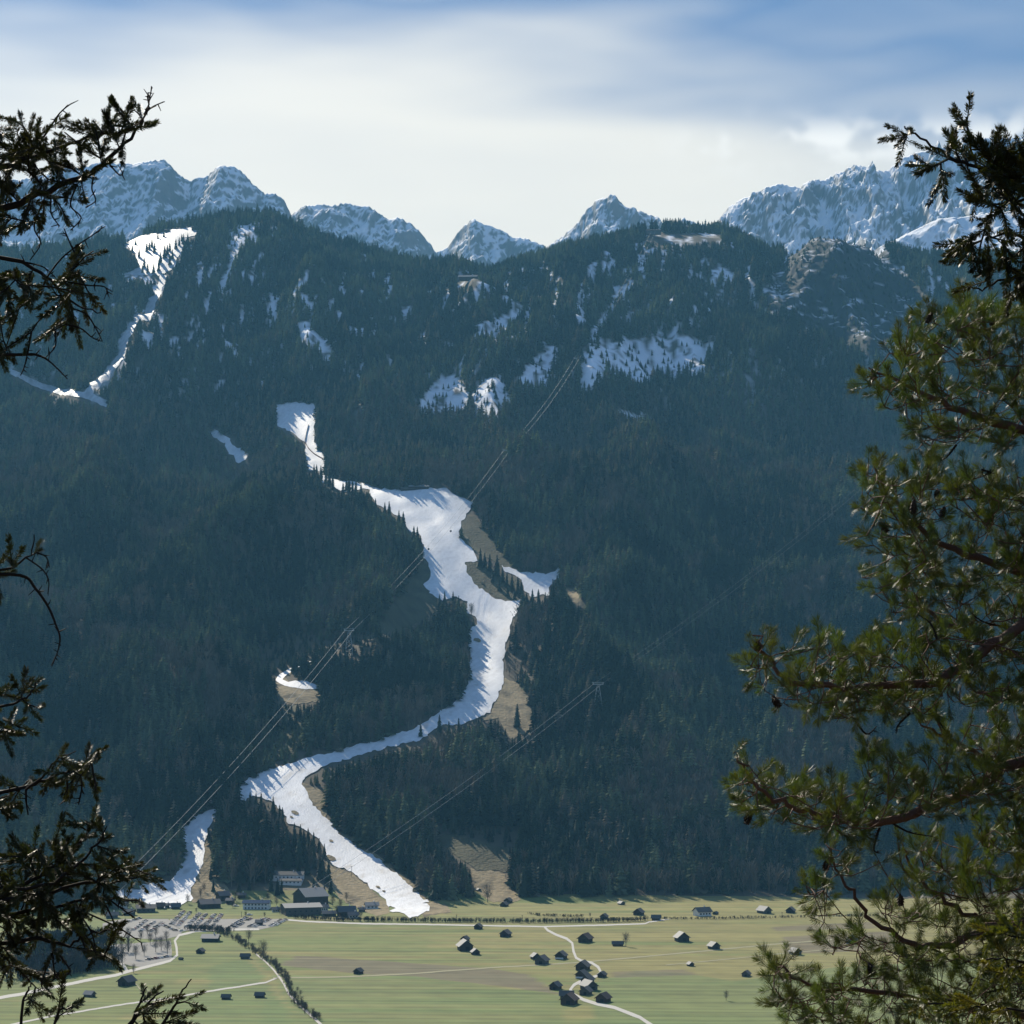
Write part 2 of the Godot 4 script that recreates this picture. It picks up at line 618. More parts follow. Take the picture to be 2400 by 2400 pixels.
func build_valley() -> void:
	fields = [
		[pl([1490, 2275, 1600, 2280, 1720, 2300, 1950, 2268, 2400, 2240, 2400, 2420, 1380, 2420, 1400, 2300]), 0, 0.6],
		[pl([700, 2240, 860, 2250, 1150, 2270, 1240, 2285, 1310, 2330, 1180, 2312, 980, 2290, 850, 2283, 650, 2262]), 1, 0.75],
		[pl([640, 2285, 800, 2290, 960, 2286, 1180, 2316, 1330, 2335, 1320, 2420, 600, 2420]), 0, 0.45],
		[pl([1815, 2172, 2050, 2160, 2050, 2176, 1820, 2182]), 1, 0.7],
		[pl([1832, 2196, 2100, 2182, 2100, 2226, 1840, 2236]), 1, 0.75],
		[pl([1425, 2278, 1600, 2272, 1640, 2285, 1430, 2292]), 1, 0.6],
		[pl([490, 2265, 560, 2250, 640, 2270, 620, 2300, 490, 2325]), 0, 0.6],
		[pl([390, 2345, 640, 2305, 690, 2420, 360, 2420]), 0, 0.5],
		[pl([420, 2200, 500, 2185, 600, 2240, 480, 2260, 400, 2262]), 3, 0.5],
		[pl([520, 2186, 800, 2190, 1000, 2200, 1000, 2240, 650, 2230]), 3, 0.4],
		[pl([60, 2330, 300, 2290, 420, 2290, 380, 2345, 200, 2420, 40, 2420]), 3, 0.6],
		[pl([560, 2228, 600, 2250, 650, 2300, 668, 2345, 700, 2380, 640, 2330, 620, 2290, 575, 2245]), 2, 0.7]]
	var w := 281
	var h := 351
	var vs := PackedVector3Array()
	var cs := PackedColorArray()
	for j in h:
		var d := 1300.0 + (GZ0 - 1300.0) * j / (h - 1.0)
		for i in w:
			var x := -700.0 + 1400.0 * i / (w - 1.0)
			vs.append(Vector3(x, 0.0, -d))
			cs.append(field_color(x, d))
	var m := vmat("meadow grass", 0.95)
	m.detail_enabled = false
	struct("valley_meadow", grid_mesh(w, h, vs, cs), m, "flat valley meadow of green and straw coloured hay strips")
	# the foot of the slope, with the same grass, runs under the forest
	vs = PackedVector3Array()
	cs = PackedColorArray()
	w = 351
	h = 81
	for j in h:
		var d := GZ0 + 200.0 * j / (h - 1.0)
		for i in w:
			var x := -700.0 + 1400.0 * i / (w - 1.0)
			vs.append(Vector3(x, ground(x, d) + 0.35 * (1.0 if j > 0 else 0.0) - 0.5 * maxf(0.0, float(j - 70)) * 0.1, -d))
			cs.append(field_color(x, d) if ground(x, d) < 9.0 else slope_color(vs[vs.size() - 1]))
	struct("meadow_edge", grid_mesh(w, h, vs, cs), m, "rough grassy edge of the meadow along the forest foot")
	# the wide valley floor beyond the frame, and the hillside that the photographer stands on
	var far := tool()
	for q in [[-6000, -700, 1000, 2150], [700, 6000, 1000, 2150], [-700, 700, 1000, 1300]]:
		quad(far, Vector3(q[0], 0, -q[2]), Vector3(q[1], 0, -q[2]), Vector3(q[1], 0, -q[3]), Vector3(q[0], 0, -q[3]))
	struct("valley_floor", done(far), mat("distant grass", Color(0.16, 0.17, 0.075)), "outer valley floor of plain grass beside the meadow")
	vs = PackedVector3Array()
	cs = PackedColorArray()
	w = 81
	h = 120
	for j in h:
		var d := -60.0 + 1060.0 * pow(j / (h - 1.0), 2.0)
		for i in w:
			var s := (i - 40) / 40.0
			var x := s * absf(s) * (300.0 + d * 0.4)
			vs.append(Vector3(x, hill(x, d), -d))
			cs.append(Color(0.06, 0.055, 0.03).lerp(Color(0.10, 0.085, 0.05), 0.5 + 0.5 * nb.get_noise_2d(x * 12.0, d * 12.0)))
	struct("hillside", grid_mesh(w, h, vs, cs), vmat("hillside soil"), "steep grassy hillside below the camera")

# ---------------------------------------------------------------- the far peaks
func massif(called: String, label: String, sky_line: PackedVector2Array, d0: float, reach: float, steep: float, snow: float, step: float, crag := 1.0) -> void:
	var u0 := (sky_line[0].x - 1200.0) / F
	var u1 := (sky_line[sky_line.size() - 1].x - 1200.0) / F
	var w := int((u1 - u0) * d0 / step) + 1
	var back := 12
	var h := int(reach / step) + 1 + back
	var vs := PackedVector3Array()
	var cs := PackedColorArray()
	var gully := PackedFloat32Array()
	gully.resize(w * h)
	vs.resize(w * h)
	cs.resize(w * h)
	for i in w:
		var x := d0 * u0 + i * step
		var px := 1200.0 + x / d0 * F * (cp - 0.115 * sp)
		var y := along(sky_line, px)
		y += (nr.get_noise_2d(px * 6.0, d0) * 3.0 + nb.get_noise_2d(px * 16.0, d0) * 6.0) * crag
		var top := 220.0 + d0 * elev(y)
		for j in h:
			var k := j - back
			var run := k * step
			var p := Vector3(x, top, -d0 + run)
			var away := sstep(-20.0, 90.0, absf(run))
			if k >= 0:
				p.y -= run * steep * (1.25 - 0.45 * sstep(0.0, reach, run))
				# ribs and gullies run down the face, ledges cross it
				var rib := nr.get_noise_3d(x * 0.62, p.y * 0.22, run * 0.25 + d0)
				var crack := nb.get_noise_3d(x * 2.6 + run * 0.5, p.y * 1.5, run * 1.2 + d0)
				var ledge := nr.get_noise_3d(x * 2.0, p.y * 3.6, d0)
				p.y += away * crag * (105.0 * rib + 34.0 * crack + 18.0 * ledge + 9.0 * nb.get_noise_3d(x * 7.0, p.y * 5.0, run * 5.0) - 20.0)
				p.x += away * 14.0 * crack
				gully[j * w + i] = -rib
			else:
				p.y += run * 0.9
			vs[j * w + i] = p
	for j in h:
		for i in w:
			var a := vs[j * w + mini(i + 1, w - 1)] - vs[j * w + maxi(i - 1, 0)]
			var b := vs[mini(j + 1, h - 1) * w + i] - vs[maxi(j - 1, 0) * w + i]
			var n := a.cross(b).normalized()
			var p := vs[j * w + i]
			var up := absf(n.y)
			var rock := Color(0.18, 0.18, 0.185).lerp(Color(0.30, 0.295, 0.29), 0.5 + 0.7 * nb.get_noise_3d(p.x * 3.0, p.y * 5.0, p.z))
			var rim := sstep(-2.0, 9.0, float(j - back))
			var on := sstep(0.60, 0.71, up + snow + 0.02 - 0.16 * (1.0 - rim) + 0.15 * gully[j * w + i] + 0.17 * nb.get_noise_3d(p.x * 5.0, p.y * 5.0, p.z * 5.0) + 0.13 * nr.get_noise_3d(p.x * 14.0, p.y * 14.0, p.z * 14.0) + 0.12 * na.get_noise_2d(p.x, p.y))
			cs[j * w + i] = rock.lerp(Color(0.88, 0.90, 0.93), on)
	struct(called, grid_mesh(w, h, vs, cs), M["rock and snow"], label)

func build_peaks() -> void:
	vmat("rock and snow", 0.9)
	massif("mountain_ridge", "broad snowy rock ridge at the far left, two rounded summits", pl([-200, 470, 47, 420, 150, 400, 236, 379, 273, 381, 310, 384, 348, 379, 379, 373, 397, 385, 416, 410, 441, 422, 460, 416, 488, 410, 503, 394, 528, 390, 553, 393, 571, 407, 590, 429, 621, 453, 646, 453, 665, 466, 680, 497, 700, 540, 730, 620, 760, 720]), 9000.0, 1150.0, 0.72, 0.08, 6.5, 0.7)
	massif("jagged_ridge", "lower jagged ridge between the left massif and the small horn", pl([600, 600, 650, 540, 689, 497, 714, 484, 745, 477, 775, 479, 807, 475, 863, 484, 888, 503, 907, 512, 944, 512, 969, 528, 994, 553, 1019, 584, 1060, 640, 1100, 720]), 9500.0, 900.0, 0.72, 0.06, 6.5, 0.8)
	massif("horn_peak", "small pointed snow horn in the middle of the skyline", pl([960, 690, 1019, 592, 1050, 578, 1075, 540, 1095, 524, 1112, 515, 1130, 524, 1149, 528, 1180, 540, 1200, 556, 1237, 562, 1275, 575, 1300, 600, 1350, 690]), 9900.0, 800.0, 0.75, 0.06, 6.5, 0.7)
	massif("pyramid_peak", "steep rock pyramid right of the middle of the skyline", pl([1230, 660, 1275, 585, 1299, 568, 1324, 547, 1349, 528, 1374, 491, 1399, 469, 1436, 461, 1467, 484, 1511, 500, 1542, 509, 1557, 528, 1579, 531, 1601, 509, 1622, 519, 1660, 530, 1700, 560, 1760, 640]), 9300.0, 850.0, 0.74, 0.06, 6.5, 0.8)
	massif("snowy_massif", "large snow covered massif climbing to the right edge", pl([1600, 640, 1660, 545, 1688, 515, 1709, 484, 1747, 463, 1762, 466, 1796, 441, 1827, 429, 1877, 441, 1889, 429, 1933, 422, 1983, 398, 2020, 388, 2051, 401, 2088, 394, 2113, 373, 2163, 354, 2231, 342, 2256, 329, 2312, 329, 2349, 326, 2420, 315, 2640, 300]), 8700.0, 1250.0, 0.66, 0.15, 6.5)
	massif("snow_shoulder", "snowy shoulder with scattered trees behind the rock dome", pl([1980, 640, 2060, 580, 2100, 562, 2160, 532, 2200, 514, 2250, 508, 2320, 500, 2400, 492, 2640, 480]), 7300.0, 600.0, 0.5, 0.04, 6.0, 0.45)

# ---------------------------------------------------------------- trees of the slopes
func spruce_shape(seed: int, layers: int, sides: int, trunk := true) -> ArrayMesh:
	rng.seed = seed
	var st := tool()
	st.set_smooth_group(-1)
	# whorls of drooping boughs, each a bent blade, round a slim dark core
	for l in layers:
		var f := (l + 0.3) / layers
		var y0 := 0.08 + 0.86 * pow(f, 0.95)
		var r := 0.175 * pow(1.0 - f * 0.96, 0.8) * rng.randf_range(0.8, 1.2) + 0.008
		var turn := rng.randf() * TAU
		for k in sides:
			var w := turn + TAU * (k + rng.randf_range(-0.3, 0.3)) / sides
			var q := r * rng.randf_range(0.7, 1.25)
			var o := Vector3(cos(w), 0, sin(w))
			var s := Vector3(-sin(w), 0, cos(w)) * (q * 0.42 + 0.006)
			var a := Vector3(0, y0 + 0.035 + q * 0.15, 0)
			var m := o * q * 0.62 + Vector3(0, y0 - q * 0.12, 0)
			var e := o * q + Vector3(0, y0 - q * rng.randf_range(0.35, 0.6), 0)
			for t in [[a, m + s, m - s], [m - s, m + s, e]]:
				for v in t:
					st.add_vertex(v)
	for k in 4:
		var w := TAU * k / 4.0
		var w2 := TAU * (k + 1) / 4.0
		st.add_vertex(Vector3(0, 1.0, 0))
		st.add_vertex(Vector3(cos(w2) * 0.06, 0.12, sin(w2) * 0.06))
		st.add_vertex(Vector3(cos(w) * 0.06, 0.12, sin(w) * 0.06))
	if trunk:
		tube(st, PackedVector3Array([Vector3(0, -0.05, 0), Vector3(0, 0.3, 0)]), 0.015, 0.01, 4)
	return done(st)

func trunk_shape() -> ArrayMesh:
	var st := tool()
	tube(st, PackedVector3Array([Vector3(0, -0.05, 0), Vector3(0, 0.5, 0), Vector3(0, 0.96, 0)]), 0.018, 0.003, 5)
	return done(st)

func bare_shape(seed: int, twigs: int, spread: float, thick := 1.0) -> ArrayMesh:
	# a leafless broadleaf tree: a trunk that forks, and a haze of fine twigs
	rng.seed = seed
	var st := tool()
	tube(st, PackedVector3Array([Vector3(0, -0.04, 0), Vector3(0.01, 0.3, 0), Vector3(0, 0.62, 0.01)]), 0.02, 0.008, 4)
	st.set_smooth_group(-1)
	for i in twigs:
		var w := rng.randf() * TAU
		var y0 := rng.randf_range(0.15, 0.68)
		var len := rng.randf_range(0.16, 0.36)
		var lean := rng.randf_range(0.25, 1.0) * spread
		var a := Vector3(cos(w), 0, sin(w)) * rng.randf_range(0.0, 0.13) * spread + Vector3(0, y0, 0)
		var b := a + Vector3(cos(w) * lean * len, len * rng.randf_range(0.6, 1.0), sin(w) * lean * len)
		b.y = minf(b.y, 1.0)
		var side := Vector3(-sin(w), rng.randf_range(-0.4, 0.4), cos(w)) * rng.randf_range(0.006, 0.02) * thick
		st.add_vertex(a)
		st.add_vertex(b + side)
		st.add_vertex(b - side)
	return done(st)

var spruces := []
var bares := []
var spruce_m: StandardMaterial3D
var bare_m: StandardMaterial3D
var bark_m: StandardMaterial3D

func forest_mass(called: String, label: String, shape: Mesh, m: Material, list: Array) -> void:
	if list.is_empty():
		return
	var mm := MultiMesh.new()
	mm.transform_format = MultiMesh.TRANSFORM_3D
	mm.use_colors = true
	mm.mesh = shape
	mm.instance_count = list.size()
	for i in list.size():
		mm.set_instance_transform(i, list[i][0])
		mm.set_instance_color(i, list[i][1])
	var o := MultiMeshInstance3D.new()
	o.name = numbered(called)
	o.multimesh = mm
	o.material_override = m
	add_child(o, true)
	tag(o, label, "forest", "", "stuff")

func tint_spruce(p: Vector3) -> Color:
	# stands of different age and mixture: dark old spruce, greener young wood, rusty larch
	var k := rng.randf()
	var stand := nb.get_noise_2d(p.x * 0.9 + 300.0, p.z * 0.6) + 0.8 * na.get_noise_2d(p.x * 0.45 + 90.0, p.z * 0.35)
	var c := Color(0.017, 0.030, 0.021).lerp(Color(0.135, 0.155, 0.085), sstep(-0.35, 0.55, stand + 0.45 * nb.get_noise_2d(p.x * 4.0, p.z * 3.0))) * rng.randf_range(0.65, 1.35)
	var belt := sstep(470.0, 560.0, p.y) * sstep(820.0, 680.0, p.y)
	if k < 0.06 + 0.38 * belt + 0.22 * sstep(0.10, 0.45, na.get_noise_2d(p.x * 1.3, p.z)):
		c = Color(0.14, 0.122, 0.086) * rng.randf_range(0.7, 1.2)
	return Color(c.r, c.g, c.b)

var edge_spruces := []   # [px, py of the foot, height in m]

func one_tree(kind: int, p: Vector3, height: float, label: String, category: String, group: String, variant := -1) -> void:
	var v := variant if variant >= 0 else rng.randi() % 4
	var t := thing("spruce_tree" if kind == 0 else "bare_tree", p, rng.randf() * TAU, label, category, group)
	t.scale = Vector3(height * 1.05, height, height * 1.05)
	if kind == 0:
		put("trunk", M["_trunk"], bark_m, t)
		put("crown", M["_fine"][v], M["_tints"][rng.randi() % 4], t)
	else:
		put("trunk", M["_trunk"], M["_barebark"], t)
		put("crown", M["_bare"][v % 3], M["_barebark"], t)

func build_forest() -> void:
	spruce_m = vmat("spruce needles", 0.8)
	spruce_m.specular_mode = BaseMaterial3D.SPECULAR_DISABLED
	spruce_m.roughness = 1.0
	spruce_m.backlight_enabled = true
	spruce_m.backlight = Color(0.66, 0.7, 0.54)
	bare_m = vmat("bare twigs", 1.0)
	bare_m.specular_mode = BaseMaterial3D.SPECULAR_DISABLED
	bark_m = mat("spruce bark", Color(0.06, 0.045, 0.035))
	mat("_barebark", Color(0.095, 0.08, 0.065))
	M["_trunk"] = trunk_shape()
	M["_fine"] = []
	M["_tints"] = []
	M["_bare"] = []
	for i in 4:
		M["_fine"].append(spruce_shape(40 + i, 15, 8, false))
		M["_tints"].append(mat("dark needles %d" % i, Color(0.026, 0.038, 0.022) * [0.8, 1.0, 1.2, 1.4][i]))
	for i in 3:
		M["_bare"].append(bare_shape(70 + i, 300, 0.95, 0.38))
	for i in 5:
		spruces.append(spruce_shape(10 + i, 10, 6))
	for i in 3:
		bares.append(bare_shape(30 + i, 64, 0.8))
	var lists := [[], [], [], [], [], [], [], []]
	var near := []
	rng.seed = 5
	var d := 2180.0
	while d < 6420.0:
		var gap := lerpf(9.2, 10.6, sstep(2300.0, 5600.0, d))
		var x := -0.262 * d
		while x < 0.262 * d:
			var q := Vector3(x + rng.randf_range(-0.5, 0.5) * gap, 0, -d - rng.randf_range(-0.5, 0.5) * gap)
			x += gap
			var k := rng.randf()
			q.y = ground(q.x, -q.z)
			if q.y < 2.5:
				continue
			var px := to_px(q)
			if px.x < -160.0 or px.x > 2560.0:
				continue
			var m := mask_at(px)
			if m == 1 or m == 2 or m == 8:
				continue
			var wood := na.get_noise_2d(q.x * 0.9 + 900.0, q.z * 0.7)
			var tall := rng.randf_range(20.0, 37.0) * (1.0 + 0.3 * wood)
			var sparse := 0.03
			if m == 3 or m == 5:
				sparse = 0.80
				tall *= 0.45
			elif m == 4:
				sparse = 0.58
				tall *= 0.36
			elif q.y > 560.0:
				var gap_snow := sstep(0.0, 0.32, 0.75 * nb.get_noise_2d(q.x * 4.2, -q.z * 1.1) + 0.55 * nb.get_noise_2d(q.x * 11.0, -q.z * 3.0) + 0.25 * na.get_noise_2d(q.x * 2.0, -q.z * 2.0)) * sstep(620.0, 1050.0, q.y)
				sparse = maxf(0.10, gap_snow * 0.95)
			if m == 7:
				tall *= 0.42
			tall *= lerpf(1.0, 0.9, sstep(800.0, 1300.0, q.y))
			if -q.z > 5950.0:
				sparse = maxf(sparse, 0.25)
				tall *= rng.randf_range(0.6, 1.25)
			if k < sparse:
				continue
			# beside the pistes only young trees stand before the snow
			var full := tall
			for cut in [1.0, 0.78, 0.58, 0.4, 0.26, 0.14, 0.0]:
				tall = full * cut
				var hides := false
				for part in [0.3, 0.6, 0.85, 1.0]:
					var over := mask_at(to_px(q + Vector3(0, tall * part, 0)))
					if over == 2 or ((over == 1 or over == 8) and part < 1.0):
						hides = true
				if cut < 1.0 and mask_at(to_px(q + Vector3(0, tall * 0.9, 0))) == 3 and m != 3 and k < 0.97:
					hides = true
				if not hides:
					break
			if tall < 2.0:
				continue
			var leafless := sstep(0.02, 0.36, wood + 0.35 * nb.get_noise_2d(q.x * 2.0, q.z * 2.0)) * sstep(760.0, 560.0, q.y) * 0.85 + 0.05
			if q.y < 26.0:
				leafless = maxf(leafless, 0.45)
			var bas := Basis(Vector3.UP, rng.randf() * TAU)
			if rng.randf() < leafless:
				tall *= 0.8
				var c := Color(0.145, 0.126, 0.096) * rng.randf_range(0.65, 1.2)
				lists[5 + rng.randi() % 3].append([Transform3D(bas.scaled(Vector3(tall, tall, tall)), q), Color(c.r, c.g, c.b)])
			else:
				var wide := tall * rng.randf_range(1.2, 1.75)
				if px.x > 560.0 and px.x < 1860.0 and q.y < 40.0 and near.size() < 190 and rng.randf() < 0.35:
					near.append([q, tall])
				else:
					lists[rng.randi() % 5].append([Transform3D(bas.scaled(Vector3(wide, tall, wide)), q), tint_spruce(q)])
		d += gap
	for i in 8:
		if i < 5:
			forest_mass("spruce_forest", ["dense dark spruce forest covering the mountain slope", "slender spruces mixed through the mountain forest", "taller spruces mixed through the mountain forest", "ragged spruces mixed through the mountain forest", "narrow spruces mixed through the mountain forest"][i], spruces[i], spruce_m, lists[i])
		else:
			forest_mass("bare_wood", ["brownish leafless wood among the slope's spruces", "grey brown leafless trees mixed through the forest", "pale leafless trees scattered through the lower forest"][i - 5], bares[i - 5], bare_m, lists[i])
	for n in near:
		one_tree(0, n[0], n[1], "dark spruce in the front row at the forest foot above the meadow", "spruce", "spruces along the forest foot")
	print("trees ", lists.map(func(l): return l.size()), " near ", near.size())

# ---------------------------------------------------------------- outlines of pistes, snow patches and clearings as the photograph shows them
var P_MAIN := pl([848, 1131, 886, 1145, 915, 1147, 952, 1149, 1018, 1145, 1047, 1145, 1064, 1160, 1084, 1168, 1113, 1176, 1093, 1205, 1084, 1222, 1072, 1247, 1084, 1267, 1109, 1288, 1118, 1319, 1089, 1317, 1097, 1346, 1109, 1367, 1138, 1387, 1159, 1404, 1188, 1412, 1223, 1406, 1217, 1424, 1202, 1456, 1189, 1502, 1180, 1555, 1182, 1586, 1174, 1617, 1158, 1648, 1146, 1670, 1134, 1680, 1109, 1686, 1084, 1697, 1037, 1702, 1025, 1706, 988, 1736, 904, 1754, 842, 1772, 780, 1788, 767, 1795, 736, 1810, 708, 1832, 714, 1853, 736, 1888, 758, 1916, 786, 1944, 826, 1981, 868, 2002, 902, 2028, 933, 2053, 958, 2075, 980, 2096, 992, 2109, 1003, 2116, 990, 2120, 1005, 2126, 1006, 2135, 980, 2146, 961, 2152, 949, 2143, 915, 2137, 924, 2129, 909, 2127, 905, 2115, 893, 2099, 871, 2087, 846, 2059, 825, 2046, 806, 2037, 784, 2034, 766, 2012, 759, 1983, 736, 1961, 699, 1938, 674, 1932, 671, 1916, 646, 1889, 624, 1875, 593, 1868, 562, 1882, 556, 1853, 575, 1832, 606, 1813, 668, 1794, 717, 1779, 773, 1765, 842, 1746, 888, 1735, 935, 1720, 966, 1711, 997, 1692, 1028, 1672, 1065, 1648, 1084, 1630, 1099, 1593, 1102, 1549, 1099, 1518, 1093, 1488, 1095, 1483, 1118, 1462, 1116, 1445, 1093, 1437, 1093, 1412, 1068, 1400, 1035, 1408, 1022, 1400, 1008, 1390, 993, 1371, 1010, 1354, 1010, 1342, 1004, 1321, 991, 1309, 991, 1280, 983, 1255, 960, 1247, 944, 1214, 923, 1205, 890, 1189, 873, 1168, 862, 1145])
var P_LEFT := pl([516, 1891, 505, 1914, 487, 1946, 481, 1972, 476, 2024, 463, 2053, 450, 2079, 445, 2097, 450, 2107, 448, 2115, 427, 2120, 414, 2128, 388, 2130, 367, 2125, 342, 2117, 323, 2109, 285, 2106, 260, 2098, 274, 2089, 310, 2081, 336, 2076, 367, 2071, 398, 2066, 409, 2058, 424, 2029, 430, 2009, 428, 1952, 424, 1949, 437, 1931, 455, 1915, 479, 1905, 500, 1899])
var P_TOP := pl([650, 948, 690, 944, 737, 948, 745, 973, 737, 990, 739, 1015, 741, 1044, 757, 1069, 764, 1081, 761, 1106, 753, 1131, 747, 1106, 733, 1102, 708, 1104, 718, 1081, 714, 1064, 714, 1035, 695, 1021, 666, 1008, 641, 988])
var P_FIELD := pl([286, 571, 323, 553, 373, 547, 404, 537, 447, 534, 463, 540, 460, 553, 429, 559, 429, 584, 410, 615, 404, 633, 373, 646, 339, 646, 286, 646, 329, 627, 317, 596, 298, 578])
var P_BRANCH := pl([1176, 1325, 1225, 1342, 1279, 1346, 1316, 1331, 1312, 1350, 1289, 1371, 1287, 1396, 1242, 1400, 1227, 1381, 1221, 1356, 1180, 1340])
var P_MID := pl([485, 1002, 510, 1012, 538, 1027, 542, 1044, 559, 1048, 588, 1069, 575, 1078, 555, 1087, 547, 1070, 532, 1060, 528, 1040, 501, 1025])
var P_HAIR := pl([739, 1548, 700, 1558, 668, 1574, 650, 1586, 645, 1596, 655, 1604, 680, 1612, 718, 1617, 750, 1616, 738, 1605, 718, 1598, 698, 1596, 676, 1599, 662, 1594, 676, 1580, 702, 1568, 738, 1557])
var P_LINK := pl([748, 1106, 764, 1116, 784, 1122, 808, 1128, 848, 1131, 866, 1148, 832, 1150, 804, 1154, 780, 1144, 756, 1130])
var C_TAN := pl([1183, 1590, 1217, 1605, 1239, 1630, 1242, 1655, 1255, 1686, 1252, 1704, 1239, 1722, 1217, 1722, 1199, 1734, 1186, 1713, 1168, 1684, 1130, 1690, 1146, 1676, 1160, 1650, 1174, 1620])
var C_TAN2 := pl([1324, 1373, 1345, 1383, 1365, 1405, 1380, 1435, 1355, 1422, 1335, 1402])
var C_FOOT := pl([1104, 2034, 1120, 2045, 1150, 2040, 1183, 2050, 1192, 2080, 1222, 2110, 1190, 2120, 1150, 2114, 1120, 2092, 1108, 2070])
var C_DARK := pl([1010, 1352, 993, 1371, 1008, 1390, 1030, 1406, 1015, 1440, 960, 1470, 900, 1485, 880, 1462, 930, 1400, 985, 1320, 1004, 1325])
var C_STRIP := pl([708, 1836, 750, 1850, 766, 1880, 764, 1916, 800, 1945, 840, 1978, 880, 2000, 920, 2030, 960, 2062, 985, 2090, 1010, 2112, 1050, 2124, 1060, 2140, 990, 2150, 980, 2096, 902, 2028, 826, 1981, 758, 1916, 714, 1853])
var C_BASE := pl([766, 2012, 784, 2034, 825, 2046, 871, 2087, 905, 2115, 915, 2140, 880, 2150, 840, 2130, 800, 2110, 775, 2080, 760, 2040])
var C_LEFT := pl([481, 1972, 497, 1985, 499, 2030, 498, 2056, 522, 2070, 545, 2092, 540, 2120, 450, 2116, 445, 2097, 463, 2053, 476, 2024])
var C_HAIR := pl([740, 1556, 700, 1570, 668, 1588, 680, 1598, 735, 1600, 752, 1612, 756, 1632, 742, 1645, 700, 1650, 660, 1645, 640, 1620, 648, 1605, 660, 1590, 690, 1565, 735, 1552])
var C_CUT := pl([640, 1650, 720, 1655, 715, 1690, 712, 1740, 690, 1765, 620, 1790, 590, 1800, 610, 1760, 640, 1710])
var C_GREY := pl([1010, 1962, 1060, 1955, 1130, 1975, 1190, 1990, 1200, 2045, 1150, 2040, 1120, 2042, 1104, 2030, 1060, 2000])
var C_TOWN := pl([270, 2128, 420, 2128, 460, 2112, 530, 2085, 625, 2075, 630, 2035, 720, 2035, 760, 2070, 780, 2100, 900, 2120, 960, 2150, 960, 2200, 250, 2200])
var C_BANK := pl([1084, 1216, 1112, 1208, 1135, 1240, 1160, 1280, 1190, 1312, 1228, 1340, 1180, 1338, 1150, 1312, 1120, 1296, 1108, 1284, 1084, 1264])
var C_ISLE := pl([1089, 1317, 1118, 1319, 1146, 1326, 1176, 1342, 1222, 1362, 1226, 1404, 1188, 1412, 1138, 1387, 1109, 1367, 1097, 1346])
var YOUNG := [[600, 1520, 720, 1480, 880, 1490, 870, 1560, 740, 1555, 690, 1570, 650, 1600, 610, 1620], [1150, 1500, 1230, 1540, 1270, 1620, 1190, 1600], [1000, 1940, 1220, 1950, 1215, 2040, 1100, 2030], [560, 1790, 720, 1750, 760, 1770, 640, 1800], [700, 1800, 800, 1850, 780, 1900, 760, 1860]]
var CREST := [[1512, 540, 1550, 540, 1564, 548, 1640, 546, 1690, 548, 1690, 562, 1630, 566, 1560, 568, 1512, 564], [1074, 644, 1124, 644, 1124, 668, 1074, 670]]
var STREAKS := [[345, 770, 40], [384, 742, 55], [476, 620, 70], [545, 556, 60], [600, 610, 50], [652, 690, 60], [724, 628, 44], [808, 640, 40], [884, 760, 44], [962, 690, 50], [1052, 676, 60], [1132, 740, 60], [1196, 640, 60], [1246, 700, 80], [1312, 668, 80], [1368, 660, 90], [1390, 620, 70], [1562, 590, 50], [1652, 600, 60], [1704, 640, 60], [1760, 620, 50], [1480, 700, 60], [430, 800, 50], [520, 880, 40], [850, 850, 50], [1090, 830, 50], [1425, 590, 60], [620, 880, 40], [1000, 770, 40], [912, 640, 36]]
var STRIPES := [
	[385, 646, 372, 684, 350, 720, 342, 750], [362, 700, 346, 750, 322, 736, 308, 772, 292, 790, 284, 838, 260, 862, 248, 886, 218, 905, 207, 924]]
var PATCHES := [
	[1366, 824, 1382, 808, 1415, 808, 1500, 796, 1573, 791, 1631, 787, 1660, 824, 1655, 882, 1593, 882, 1552, 882, 1498, 915, 1482, 899, 1448, 882, 1424, 866, 1399, 899, 1366, 932, 1353, 944, 1357, 899],
	[975, 972, 995, 925, 1030, 872, 1072, 885, 1100, 932, 1096, 972, 1047, 972, 992, 982],
	[1102, 935, 1130, 890, 1175, 880, 1204, 944, 1172, 980, 1122, 984],
	[1196, 912, 1240, 852, 1275, 818, 1306, 800, 1308, 858, 1284, 902, 1246, 928],
	[690, 760, 712, 752, 735, 775, 770, 800, 786, 835, 765, 850, 740, 835, 715, 820, 700, 790],
	[1006, 826, 1050, 806, 1120, 780, 1170, 745, 1221, 722, 1225, 738, 1190, 775, 1140, 812, 1130, 820, 1150, 785, 1060, 812],
	[815, 765, 850, 770, 875, 790, 870, 800, 845, 785, 820, 790],
	[1435, 960, 1470, 965, 1500, 975, 1525, 970, 1530, 990, 1500, 1005, 1465, 995],
	[555, 525, 580, 530, 600, 545, 560, 600, 540, 650, 520, 690, 505, 685, 530, 630, 545, 580],
	[460, 610, 475, 612, 470, 660, 462, 665], [1490, 600, 1520, 590, 1530, 605, 1505, 650, 1495, 655],
	[1360, 690, 1372, 690, 1372, 770, 1362, 775], [515, 795, 540, 800, 560, 830, 585, 835, 585, 848, 555, 840, 530, 820],
	[345, 780, 362, 775, 360, 825, 345, 830], [1440, 690, 1480, 650, 1490, 670, 1440, 720, 1400, 800, 1385, 830, 1380, 800]]
var ROCK := pl([1835, 625, 1855, 590, 1885, 560, 1920, 543, 1960, 537, 2010, 541, 2045, 560, 2090, 605, 2140, 660, 2185, 720, 2190, 790, 2120, 850, 2050, 845, 1950, 800, 1900, 790, 1850, 740, 1800, 730, 1790, 690])

